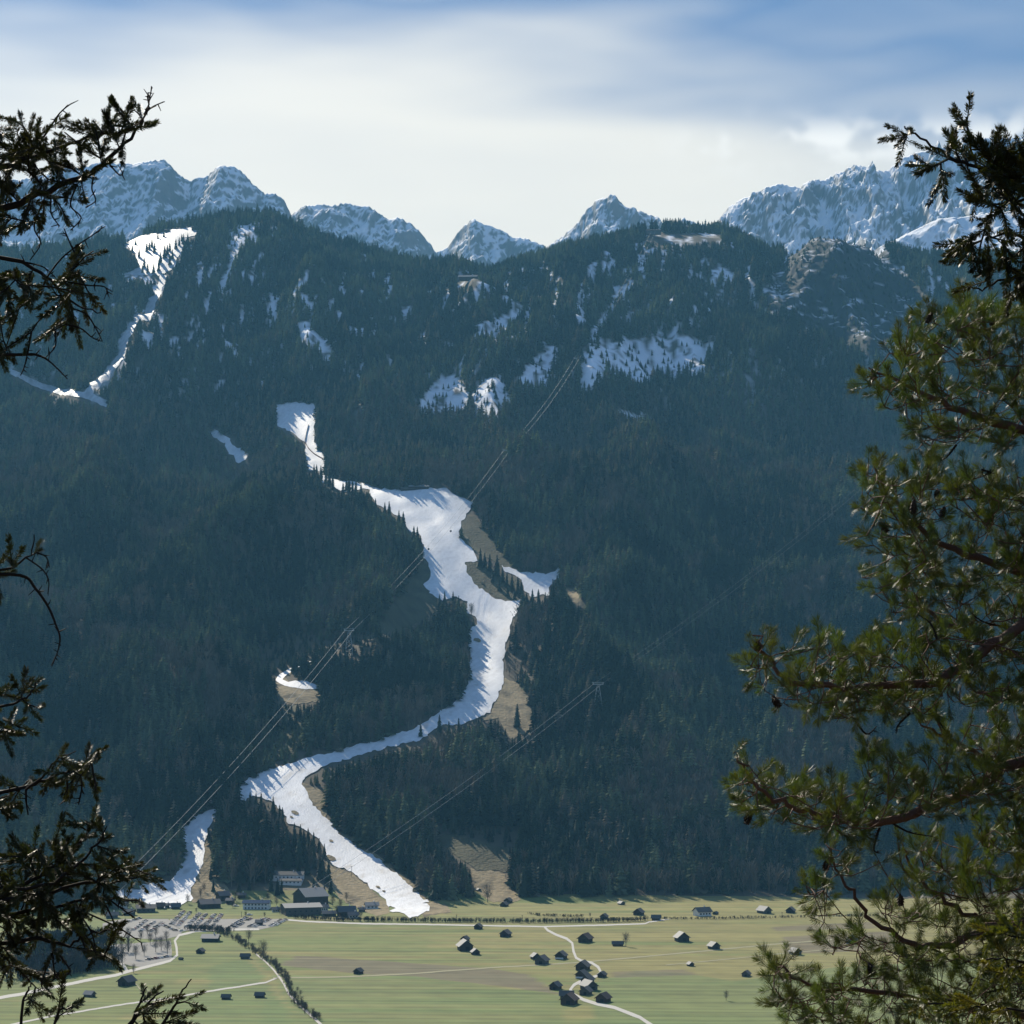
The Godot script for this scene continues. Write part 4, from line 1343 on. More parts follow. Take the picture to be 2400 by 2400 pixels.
	house("ridge_hut", 392, 545, 12, 7, 1.4, 0, "old boards", "slate roof", "tiny dark hut on the rim of the upper left snowfield", "hut", 1, 2, 0.3, 2.0)
	for q in [["farm_house", 283, 2128, 30, 9, 1.6, 12, "white render", "slate roof", "pale house behind the spruce branches left of the lift building"], ["farm_house", 303, 2146, 22, 8, 1.2, -8, "old boards", "grey shingles", "dark shed between the lift building and the left car park"], ["shed", 262, 2152, 26, 8, 1.1, 15, "grey boards", "grey shingles", "grey shed at the left end of the car parks"], ["shed", 392, 2128, 10, 5, 1.0, 10, "brown boards", "slate roof", "tiny kiosk between the two small huts at the snow's edge"], ["shed", 540, 2118, 16, 6, 1.2, -10, "old boards", "slate roof", "small dark shed left of the long white house"], ["shed", 646, 2138, 16, 6, 1.0, 14, "white render", "slate roof", "small white shed between the long white house and the lift hall"], ["cottage", 760, 2136, 16, 7, 1.5, 10, "white render", "slate roof", "small white annex at the right end of the tall hall"], ["shed", 772, 2148, 30, 7, 1.1, 8, "old boards", "slate roof", "low dark shed right of the lower lift hall"], ["shed", 640, 2058, 14, 6, 1.2, -6, "white render", "tin roof", "small white shed at the left end of the long upper lodge"], ["shed", 566, 2104, 18, 6, 1.0, 5, "old boards", "grey shingles", "low shed on the bank above the long white house"], ["shed", 848, 2138, 12, 5, 1.0, 16, "old boards", "slate roof", "tiny shed between the dark gabled house and the white cottage"], ["shed", 608, 2168, 14, 6, 1.0, 0, "old boards", "slate roof", "dark little hut at the lower edge of the car park"]]:
		house(q[0], q[1], q[2], q[3], q[4], q[5], q[6], q[7], q[8], q[9], "shed" if q[0] == "shed" else "house", 1, 3, 0.28)
	build_cars()
	rng.seed = 91
	for q in [[440, 2118, 24], [552, 2112, 26], [545, 2128, 20], [648, 2124, 24], [655, 2142, 18], [790, 2144, 26], [846, 2152, 22], [330, 2124, 22], [300, 2132, 26], [270, 2140, 30], [506, 2124, 20], [628, 2112, 22], [780, 2124, 30], [798, 2130, 26], [812, 2112, 24], [470, 2104, 26], [478, 2090, 24], [576, 2150, 16], [620, 2150, 14], [460, 2140, 14]]:
		var p := land(q[0], q[1])
		one_tree(1, p, q[2] * -p.z / F, "small leafless tree among the houses of the valley station", "tree", "leafless trees among the valley station houses")
	# single leafless trees of the valley: foot and height in the photograph
	for q in [[583, 2209, 34, "tall bare tree behind the creek bushes, left of two"], [617, 2246, 46, "tall bare tree behind the creek bushes, right of two"], [645, 2268, 26, "bushy bare tree at the creek near the track crossing"], [1467, 2218, 36, "leafless tree beside the long low shed in the meadow"], [1702, 2345, 26, "small bare tree at the bottom right of the meadow"], [1143, 2116, 48, "tall bare tree on the tan slope above the two huts"], [313, 2281, 24, "dark little tree at the road fork at left"], [1383, 2150, 12, "tiny bare bush tree left of the grey barn above the road"]]:
		var p := land(q[0], q[1])
		one_tree(1, p, q[2] * -p.z / F, q[3], "tree", "")
	for q in [[285, 2230, 36], [300, 2236, 34], [318, 2248, 38], [338, 2240, 30], [352, 2214, 34], [365, 2232, 40], [378, 2228, 38], [392, 2238, 42], [330, 2206, 30], [300, 2200, 30], [390, 2208, 30], [272, 2225, 34], [345, 2190, 26], [365, 2198, 30]]:
		var p := land(q[0], q[1])
		one_tree(1, p, q[2] * -p.z / F, "leafless tree standing on the gravel between the left car parks", "tree", "leafless trees between the left car parks")
	for q in [[494, 2062, 34], [500, 2090, 30], [560, 2096, 40], [585, 2088, 30], [635, 2090, 46], [650, 2100, 44], [750, 2062, 60], [770, 2072, 56], [735, 2100, 44], [760, 2110, 40], [756, 2050, 50], [720, 2052, 50], [700, 2048, 44], [640, 2056, 40], [775, 2094, 40], [660, 2095, 36]]:
		var p := land(q[0], q[1])
		one_tree(0, p, q[2] * -p.z / F, "dark spruce standing between the houses of the valley station", "spruce", "spruces between the valley station houses")
	# spruces that stand out against the snow of the pistes
	for q in [[752, 1128, 40], [764, 1136, 36], [772, 1140, 44], [780, 1148, 38], [812, 1152, 34], [818, 1156, 42], [826, 1158, 36], [834, 1160, 38], [846, 1160, 30], [742, 1120, 34], [804, 1158, 30], [736, 1112, 26]]:
		var p := land(q[0], q[1])
		one_tree(0, p, q[2] * -p.z / F, "dark spruce in the gap between the upper piece and the long piste", "spruce", "spruces in the gap above the long piste")
	for q in [[902, 1205, 30], [912, 1212, 40], [935, 1228, 34], [945, 1236, 40], [970, 1266, 36], [978, 1275, 44], [986, 1290, 36], [880, 1190, 24], [1042, 1412, 28], [1062, 1420, 36], [1075, 1424, 30], [1030, 1424, 34]]:
		var p := land(q[0], q[1])
		one_tree(0, p, q[2] * -p.z / F, "spruce standing out against the snow at the left edge of the upper long piste", "spruce", "spruces at the left edge of the upper long piste")
	for q in [[1126, 1328, 46], [1136, 1332, 40], [1148, 1340, 44], [1165, 1352, 56], [1178, 1366, 40], [1188, 1376, 36], [1200, 1384, 40], [1214, 1394, 46], [1222, 1400, 44], [1155, 1366, 30], [1170, 1384, 30], [1190, 1398, 30], [1206, 1404, 30]]:
		var p := land(q[0], q[1])
		one_tree(0, p, q[2] * -p.z / F, "dark spruce on the wooded island between the piste and its side branch", "spruce", "spruces on the island beside the piste")
	for q in [[1248, 1412, 34], [1262, 1418, 40], [1278, 1416, 30], [1296, 1400, 46], [1306, 1396, 52], [1235, 1408, 20]]:
		var p := land(q[0], q[1])
		one_tree(0, p, q[2] * -p.z / F, "spruce at the lower edge of the snowy side branch", "spruce", "spruces below the side branch")
	for q in [[986, 1728, 34], [1030, 1720, 48], [1052, 1722, 34], [1075, 1724, 44], [1122, 1712, 36], [1212, 1706, 60], [1216, 1740, 34], [1185, 1742, 36], [1146, 1722, 30], [1100, 1726, 32]]:
		var p := land(q[0], q[1])
		one_tree(0, p, q[2] * -p.z / F, "spruce standing before the snowy neck of the long piste", "spruce", "spruces before the neck of the piste")
	for q in [[586, 1888, 34], [600, 1884, 28], [612, 1896, 40], [640, 1904, 40], [655, 1924, 40], [662, 1934, 44], [572, 1896, 26], [690, 1952, 26], [704, 1960, 30], [722, 1972, 34], [735, 1984, 36], [748, 1998, 36], [760, 2010, 34], [712, 1980, 40], [690, 1975, 36]]:
		var p := land(q[0], q[1])
		one_tree(0, p, q[2] * -p.z / F, "spruce on the wooded knoll between the two lower pistes", "spruce", "spruces on the knoll between the lower pistes")
	for q in [[350, 585, 20], [334, 640, 22], [376, 618, 30], [386, 606, 34], [372, 636, 30], [420, 576, 22], [430, 572, 26], [440, 566, 22], [318, 575, 18], [300, 570, 14], [344, 590, 24], [356, 580, 22], [362, 592, 26], [392, 598, 28], [398, 590, 24], [412, 584, 26], [426, 566, 20], [310, 590, 20], [326, 604, 24], [338, 628, 26], [346, 640, 24], [360, 642, 26], [398, 622, 30], [404, 608, 26], [370, 560, 18], [384, 556, 18]]:
		var p := land(q[0], q[1])
		one_tree(0, p, q[2] * -p.z / F, "single spruce standing in the upper left snowfield", "spruce", "spruces in the upper left snowfield")
	one_tree(1, land(1105, 1444), 24.0 * 3500.0 / F * 1.4, "bare broadleaf tree on the snow in the bend of the long piste", "tree", "")
	shrub_line("hedge", "long dark hedge of low bushes along the railway above the road", [690, 2152, 800, 2159, 1000, 2161, 1272, 2163, 1440, 2161, 1515, 2158], 900, 0.9, 4.2, bares[1], bare_m, Color(0.05, 0.042, 0.034))
	shrub_line("hedge", "low dark hedge along the railway in the right half of the meadow", [1545, 2155, 1640, 2155, 1760, 2153, 1880, 2151, 2060, 2147], 420, 0.8, 2.6, bares[1], bare_m, Color(0.05, 0.042, 0.034))
	shrub_line("creek_shrubs", "brown leafless bushes lining the creek", [505, 2182, 545, 2199, 592, 2226, 616, 2243, 645, 2266, 662, 2284, 672, 2300, 684, 2330, 704, 2358, 745, 2392], 300, 1.7, 4.2, M["_bare"][0], bare_m, Color(0.105, 0.09, 0.068))
	shrub_line("creek_shrubs", "dense bushes between the car park and the left meadow", [440, 2180, 500, 2182, 540, 2186], 160, 2.0, 5.0, bares[2], bare_m, Color(0.06, 0.05, 0.04))
	shrub_line("reed_bank", "dark reedy ditch bank above the valley road", [1236, 2142, 1260, 2147, 1310, 2149, 1365, 2150], 120, 0.8, 3.0, bares[2], bare_m, Color(0.09, 0.075, 0.05))
	shrub_line("riverside_wood", "dark wood of leafless trees beside the left road", [40, 2290, 110, 2285, 180, 2275, 240, 2262, 262, 2262], 420, 6.0, 15.0, bares[0], bare_m, Color(0.07, 0.06, 0.05))
	shrub_line("riverside_wood", "dark leafless trees below the car park at the left edge", [40, 2230, 120, 2225, 200, 2220, 240, 2225], 300, 8.0, 15.0, bares[2], bare_m, Color(0.06, 0.055, 0.045))
	build_cables()
	mat("weathered pole", Color(0.07, 0.06, 0.05))
	for q in [[1070, 2158, 14, "wooden line pole at the hedge below the foot of the long piste"], [1224, 2158, 13, "wooden line pole at the hedge left of the winding path's start"], [1833, 2150, 12, "thin pole by the railway at the right, beside the gabled barn"], [1024, 2120, 26, "tall thin mast at the forest foot left of the tan slope"], [824, 2056, 26, "thin lift mast at the left edge of the lowest piste"], [476, 2134, 14, "lamp post at the upper corner of the main car park"], [566, 2150, 13, "lamp post between the two row fields of the car park"]]:
		var p := land(q[0], q[1])
		var mast := thing("pole", p, 0.0, q[3], "pole")
		var h: float = q[2] * -p.z / F
		var st := tool()
		tube(st, PackedVector3Array([Vector3(0, -1, 0), Vector3(0, h * 0.5, 0), Vector3(0, h, 0)]), 0.22, 0.16, 5)
		put("post", done(st), M["weathered pole"], mast)
		st = tool()
		box(st, Vector3(0, h * 0.94, 0), Vector3(1.6, 0.2, 0.2))
		put("cross_arm", done(st), M["weathered pole"], mast)
	# the red safety net along the upper piste
	var net := thing("safety_net", Vector3.ZERO, 0.0, "reddish safety net along the right of the bright upper piste", "fence")
	mat("red net", Color(0.20, 0.055, 0.045))
	var line := pl([723, 997, 718, 1016, 714, 1036, 722, 1052, 736, 1066, 762, 1080])
	for i in line.size() - 1:
		var st := tool()
		var a := land(line[i].x, line[i].y)
		var b := land(line[i + 1].x, line[i + 1].y)
		for k in 3:
			var u := a.lerp(b, k / 3.0)
			var v := a.lerp(b, (k + 1) / 3.0)
			u = on_land(u.x, u.z) + Vector3(0, 1, 0)
			v = on_land(v.x, v.z) + Vector3(0, 1, 0)
			for s in [0.0, 0.12]:
				var w := Vector3(s, 0, s)
				quad(st, u + w, v + w, v + w + Vector3(0, 2.4, 0), u + w + Vector3(0, 2.4, 0))
		put("net_panel", done(st), M["red net"], net)

# ---------------------------------------------------------------- cable cars
func pylon(px: float, py: float, tall: float, label: String) -> Vector3:
	var p := land(px, py)
	var h := tall * -p.z / F
	var t := thing("cable_pylon", p, 0.0, label, "pylon", "")
	var foot := h * 0.16
	for s in [Vector3(-1, 0, -1), Vector3(1, 0, -1), Vector3(1, 0, 1), Vector3(-1, 0, 1)]:
		var st := tool()
		tube(st, PackedVector3Array([s * foot - Vector3(0, 1.5, 0), s * foot * 0.65 + Vector3(0, h * 0.5, 0), s * 1.1 + Vector3(0, h, 0)]), 0.34, 0.24, 4)
		put("leg", done(st), M["lattice steel"], t)
	var st := tool()
	for k in 6:
		var y0 := h * k / 6.0
		var y1 := h * (k + 1) / 6.0
		var r0 := lerpf(foot, 1.1, k / 6.0)
		var r1 := lerpf(foot, 1.1, (k + 1) / 6.0)
		for q in [[Vector3(-1, 0, 1), Vector3(1, 0, 1)], [Vector3(1, 0, 1), Vector3(1, 0, -1)], [Vector3(1, 0, -1), Vector3(-1, 0, -1)], [Vector3(-1, 0, -1), Vector3(-1, 0, 1)]]:
			var a: Vector3 = q[0]
			var b: Vector3 = q[1]
			tube(st, PackedVector3Array([a * r0 + Vector3(0, y0, 0), b * r1 + Vector3(0, y1, 0)]), 0.15, 0.15, 3)
			tube(st, PackedVector3Array([b * r0 + Vector3(0, y0, 0), a * r1 + Vector3(0, y1, 0)]), 0.15, 0.15, 3)
	put("lattice", done(st), M["lattice steel"], t)
	st = tool()
	box(st, Vector3(0, h, 0), Vector3(13.0, 0.9, 2.4))
	box(st, Vector3(0, h + 2.2, 0), Vector3(15.0, 0.5, 0.8))
	for s in [-6.0, 6.0]:
		box(st, Vector3(s, h + 0.9, 0), Vector3(0.7, 3.0, 3.0))
	put("cross_arm", done(st), M["lattice steel"], t)
	return p + Vector3(0, h + 0.6, 0)

func cable(a: Vector3, b: Vector3, sag: float, side: float, r: float, label: String) -> void:
	var st := tool()
	var pts := PackedVector3Array()
	for i in 25:
		var t := i / 24.0
		pts.append(a.lerp(b, t) + Vector3(side, -sag * 4.0 * t * (1.0 - t), 0))
	tube(st, pts, r, r, 4)
	tag(put("cable", done(st), M["cable"]), label, "cable")

func cabin(p: Vector3, label: String) -> void:
	var t := thing("gondola_cabin", p - Vector3(0, 6.2, 0), 0.2, label, "gondola")
	var st := tool()
	box(st, Vector3(0, 1.3, 0), Vector3(2.6, 1.2, 2.6))
	box(st, Vector3(0, 0.35, 0), Vector3(2.2, 0.7, 2.2))
	box(st, Vector3(0, 2.6, 0), Vector3(2.2, 0.4, 2.2))
	put("body", done(st), M["cabin"], t)
	st = tool()
	for s in [-1.0, 1.0]:
		box(st, Vector3(0, 2.15, s * 1.15), Vector3(2.1, 0.55, 0.1))
		box(st, Vector3(s * 1.15, 2.15, 0), Vector3(0.1, 0.55, 2.1))
	put("window", done(st), M["window glass"], t)
	st = tool()
	tube(st, PackedVector3Array([Vector3(0, 2.8, 0), Vector3(0.3, 4.6, 0), Vector3(0, 6.2, 0)]), 0.16, 0.16, 5)
	put("hanger", done(st), M["cabin"], t)

func build_cables() -> void:
	var p1 := pylon(818, 1540, 62, "lattice cable car pylon above the snowy hairpin")
	var p2 := pylon(1188, 1082, 26, "small cable car pylon in the forest right of the piste head station")
	var p3 := pylon(1352, 866, 26, "small cable car pylon in the snow patched upper forest")
	var v0 := land(250, 2128) + Vector3(0, 9, 0)
	var top := land(1532, 553) + Vector3(0, 12, 0)
	for s in [-5.0, 5.0]:
		var which: String = "left" if s < 0 else "right"
		cable(v0, p1, 10.0, s, 0.2, "%s cable of the lowest span, from the left car park to the hairpin pylon" % which)
		cable(p1, p2, 14.0, s, 0.17, "%s cable of the span passing over the long piste" % which)
		cable(p2, p3, 12.0, s, 0.2, "%s cable of the span crossing the upper forest" % which)
		cable(p3, top, 16.0, s, 0.2, "%s cable of the highest span up to the ridge station" % which)
	var q1 := pylon(1402, 1676, 72, "tall lattice pylon in the forest right of the tan slope")
	var q0 := land(735, 2118) + Vector3(0, 14, 0)
	var q2 := land(2010, 1190) + Vector3(0, 30, 0)
	for s in [-5.0, 5.0]:
		var which: String = "left" if s < 0 else "right"
		cable(q0, q1, 6.0, s, 0.15, "%s cable rising from the station hall to the tall forest pylon" % which)
		cable(q1, q2, 8.0, s, 0.10, "%s faint cable climbing from the tall pylon towards the pine" % which)
	cabin(p1.lerp(p2, 0.46) + Vector3(-5, -15.0, 0), "left one of two dark gondola cabins seen against the piste")
	cabin(p1.lerp(p2, 0.56) + Vector3(5, -15.0, 0), "right one of two dark gondola cabins seen against the piste")
	cabin(v0.lerp(p1, 0.33) + Vector3(5, -9.5, 0), "gondola cabin on the lowest span above the short left piste")
	cabin(v0.lerp(p1, 0.62) + Vector3(5, -10.0, 0), "gondola cabin on the lowest span over the logged slope")

# ---------------------------------------------------------------- the spruce and the pine beside the camera
func needle_shoot(seed: int, n: int, stem: float, len0: float, len1: float, open0: float, open1: float, wide: float) -> ArrayMesh:
	# a shoot along +y: a thin stem with needles set all round it, each a narrow folded blade
	rng.seed = seed
	var st := tool()
	tube(st, PackedVector3Array([Vector3.ZERO, Vector3(0, stem * 0.5, 0), Vector3(0, stem, 0)]), 0.0022, 0.0012, 3)
	st.set_smooth_group(-1)
	for i in n:
		var t := sqrt(rng.randf())
		var w := rng.randf() * TAU
		var open := lerpf(open0, open1, rng.randf()) * (1.0 - 0.45 * maxf(0.0, t - 0.75) / 0.25)
		var len := rng.randf_range(len0, len1)
		var out := Vector3(cos(w), 0, sin(w))
		var dir := (out * sin(open) + Vector3(0, cos(open), 0)).normalized()
		var a := Vector3(0, stem * t, 0)
		var side := dir.cross(out.rotated(Vector3.UP, 0.9)).normalized() * wide * 0.5
		var bend := Vector3(0, len * 0.07, 0)
		var m := a + dir * len * 0.6
		st.add_vertex(a)
		st.add_vertex(m + side)
		st.add_vertex(m - side)
		st.add_vertex(m - side)
		st.add_vertex(m + side)
		st.add_vertex(a + dir * len + bend)
	return done(st)

func aim(dir: Vector3, at_point: Vector3, size: float) -> Transform3D:
	var y := dir.normalized()
	var x := y.cross(Vector3(0.37, 0.21, 0.9)).normalized()
	var b := Basis(x, y, x.cross(y)).rotated(y, rng.randf() * TAU)
	return Transform3D(b.scaled(Vector3.ONE * size), at_point)

func limb(tree: Node3D, line: Array, depth: float, lean: float, r0: float, r1: float, outlines: Array, n: int, spread: float, kind: int, dens := 1.0) -> void:
	# kind 0: spruce, 1: pine, 2: sunlit young spruce
	var pts := PackedVector3Array()
	var px := pl(line)
	var fine := PackedVector2Array()
	for i in px.size() - 1:
		for k in 4:
			fine.append(px[i].lerp(px[i + 1], k / 4.0))
	fine.append(px[px.size() - 1])
	for i in fine.size():
		var t := float(i) / (fine.size() - 1)
		var p := at(fine[i].x, fine[i].y, depth + lean * t)
		p += Vector3(rng.randfn(), rng.randfn(), rng.randfn()) * r0 * 0.22
		pts.append(p)
	var st := tool()
	tube(st, pts, r0 * 0.64, r1 * 0.8, 7)
	var bark: Material = M["pine bark"] if kind == 1 else M["dark twig"]
	var br := put("branch", done(st), bark, tree)
	# spots to reach, inside the outline of the foliage
	var goals := []
	for o in outlines:
		var poly := pl(o)
		var lo := poly[0]
		var hi := poly[0]
		for p in poly:
			lo = lo.min(p)
			hi = hi.max(p)
		var area := 0.0
		for i in poly.size():
			area += poly[i].cross(poly[(i + 1) % poly.size()]) * 0.5
		var want := int(absf(area) * n * (1.5 if kind == 1 else 0.85) / 100000.0)
		var tries := 0
		while want > 0 and tries < 20000:
			tries += 1
			var q := Vector2(rng.randf_range(lo.x, hi.x), rng.randf_range(lo.y, hi.y))
			if Geometry2D.is_point_in_polygon(q, poly):
				want -= 1
				goals.append(at(q.x, q.y, depth + lean * 0.5 + clampf(rng.randfn(), -2.0, 2.0) * spread))
	var nodes := []
	var dirs := []
	for i in pts.size():
		nodes.append(pts[i])
		dirs.append((pts[mini(i + 1, pts.size() - 1)] - pts[maxi(i - 1, 0)]).normalized())
	var keyed := []
	for g in goals:
		var best := 1e9
		for p in pts:
			best = minf(best, p.distance_squared_to(g))
		keyed.append([best, g])
	keyed.sort_custom(func(a, b): return a[0] < b[0])
	st = tool()
	var shoots := []
	for kg in keyed:
		var g: Vector3 = kg[1]
		var best := 1e9
		var who := 0
		for i in nodes.size():
			var v: Vector3 = g - nodes[i]
			var l := v.length()
			if l > best:
				continue
			var c: float = l * (1.0 + 0.7 * (1.0 - v.dot(dirs[i]) / maxf(l, 0.001)))
			if c < best:
				best = c
				who = i
		var a: Vector3 = nodes[who]
		var v := g - a
		var l := v.length()
		if l < 0.02:
			continue
		var mid: Vector3 = a + v * 0.5 + dirs[who] * l * 0.14 + Vector3(0, (-0.10 if kind == 1 else 0.07) * l, 0)
		var path := PackedVector3Array()
		var count := clampi(int(l / 0.07) + 2, 3, 9)
		for i in count:
			var t := float(i) / (count - 1)
			var p := a.lerp(mid, t).lerp(mid.lerp(g, t), t)
			if i > 0 and i < count - 1:
				p += Vector3(rng.randfn(), rng.randfn(), rng.randfn()) * 0.004
			path.append(p)
		tube(st, path, clampf(l * 0.014, 0.0026, 0.012), 0.0018, 4)
		for i in range(1, count):
			nodes.append(path[i])
			dirs.append((path[i] - path[i - 1]).normalized())
		var tip: Vector3 = (path[count - 1] - path[count - 2]).normalized()
		if kind == 1:
			var up: Vector3 = (tip + Vector3(0, 0.55, 0) + Vector3(rng.randfn(), rng.randfn(), rng.randfn()) * 0.25).normalized()
			shoots.append(aim(up, path[count - 1], rng.randf_range(0.75, 1.2)))
			for i in range(1, count - 1):
				if rng.randf() < 0.62 * dens:
					var d: Vector3 = (tip * 0.7 + Vector3(rng.randfn(), rng.randfn() + 0.5, rng.randfn()) * 0.6).normalized()
					shoots.append(aim(d, path[i], rng.randf_range(0.6, 1.0)))
		else:
			for i in range(1, count):
				var d: Vector3 = (path[i] - path[i - 1]).normalized()
				if rng.randf() < dens:
					shoots.append(aim((d + Vector3(rng.randfn(), rng.randfn() - 0.3, rng.randfn()) * 0.12).normalized(), path[i - 1], rng.randf_range(0.85, 1.15)))
				if rng.randf() < 0.5 * dens:
					var sd: Vector3 = (d + Vector3(rng.randfn(), rng.randfn() - 0.25, rng.randfn()) * 0.7).normalized()
					shoots.append(aim(sd, path[i], rng.randf_range(0.55, 1.0)))
	if keyed.is_empty():
		return
	put("twig", done(st), bark, br).set_meta("kind", "stuff")
	M["_nodes"][tree] = M["_nodes"].get(tree, []) + nodes
	for v in 2:
		var list := shoots.filter(func(_x): return true)
		var mm := MultiMesh.new()
		mm.transform_format = MultiMesh.TRANSFORM_3D
		mm.use_colors = true
		mm.mesh = M["_shoots"][kind][v]
		var mine := []
		for i in list.size():
			if i % 2 == v:
				mine.append(list[i])
		mm.instance_count = mine.size()
		for i in mine.size():
			mm.set_instance_transform(i, mine[i])
			var k := rng.randf_range(0.65, 1.35)
			var warm := rng.randf_range(0.85, 1.25)
			mm.set_instance_color(i, Color(k * warm, k, k * 0.9))
		var o := MultiMeshInstance3D.new()
		o.name = "needles"
		o.multimesh = mm
		o.material_override = M[["spruce shoots", "pine shoots", "young shoots"][kind]]
		br.add_child(o, true)
		o.set_meta("kind", "stuff")

func nearest_node(tree: Node3D, p: Vector2) -> Vector3:
	var best := 1e9
	var out := Vector3.ZERO
	for q in M["_nodes"].get(tree, []):
		var l := to_px(q).distance_squared_to(p)
		if l < best:
			best = l
			out = q
	return out

func bare_twig(tree: Node3D, line: Array, depth: float, r: float, thorns: int, loose := false) -> void:
	var px := pl(line)
	var pts := PackedVector3Array()
	if not loose:
		var root := nearest_node(tree, px[0])
		depth = -root.z
		px[0] = to_px(root)
	for i in px.size() - 1:
		for k in 5:
			# a smooth bend through the corner points
			var a := px[maxi(i - 1, 0)]
			var b := px[i]
			var c := px[i + 1]
			var e := px[mini(i + 2, px.size() - 1)]
			var q := b.cubic_interpolate(c, a, e, k / 5.0)
			pts.append(at(q.x, q.y, depth))
	pts.append(at(px[px.size() - 1].x, px[px.size() - 1].y, depth))
	var st := tool()
	tube(st, pts, r, 0.0016, 5)
	for i in thorns:
		var k := rng.randi_range(1, pts.size() - 2)
		var d := (pts[k + 1] - pts[k]).normalized()
		var o := (d * 0.6 + Vector3(rng.randfn(), rng.randfn(), rng.randfn())).normalized() * rng.randf_range(0.008, 0.03)
		tube(st, PackedVector3Array([pts[k], pts[k] + o * 0.6, pts[k] + o]), 0.0022, 0.001, 3)
	put("bare_twig", done(st), M["dark twig"], tree)

func pine_cone(tree: Node3D, px: float, py: float, depth: float, size: float) -> void:
	var st := tool()
	st.set_smooth_group(-1)
	for r in 7:
		for k in 7:
			var w := TAU * (k + 0.5 * (r % 2)) / 7.0
			var y := -0.5 + r / 6.5
			var rad := 0.36 * sqrt(maxf(0.02, 1.0 - pow(y * 1.7 + 0.15, 2.0)))
			var o := Vector3(cos(w), 0, sin(w))
			var s := Vector3(-sin(w), 0, cos(w)) * 0.15
			var b := Vector3(0, y, 0)
			for q in [b + o * rad * 0.5 - s, b + o * rad * 0.5 + s, b + o * rad * 1.25 + Vector3(0, -0.12, 0), b + o * rad * 0.5 + s, b + o * rad * 0.3 + Vector3(0, 0.18, 0), b + o * rad * 1.25 + Vector3(0, -0.12, 0)]:
				st.add_vertex(q)
	var c := put("cone", done(st), M["cone scales"], tree)
	c.position = nearest_node(tree, Vector2(px, py)) - Vector3(0, size * 0.35, 0)
	c.rotation = Vector3(rng.randf_range(-0.6, 0.6), rng.randf() * TAU, rng.randf_range(-0.6, 0.6))
	c.scale = Vector3.ONE * size

func near_trunk(tree: Node3D, x: float, depth: float, low: float, high: float, r: float, m: Material) -> void:
	var st := tool()
	var pts := PackedVector3Array()
	for i in 9:
		var t := i / 8.0
		pts.append(Vector3(x + 0.05 * sin(t * 5.0), lerpf(low, high, t), -depth + 0.04 * cos(t * 4.0)))
	tube(st, pts, r, r * 0.55, 12)
	put("trunk", done(st), m, tree)

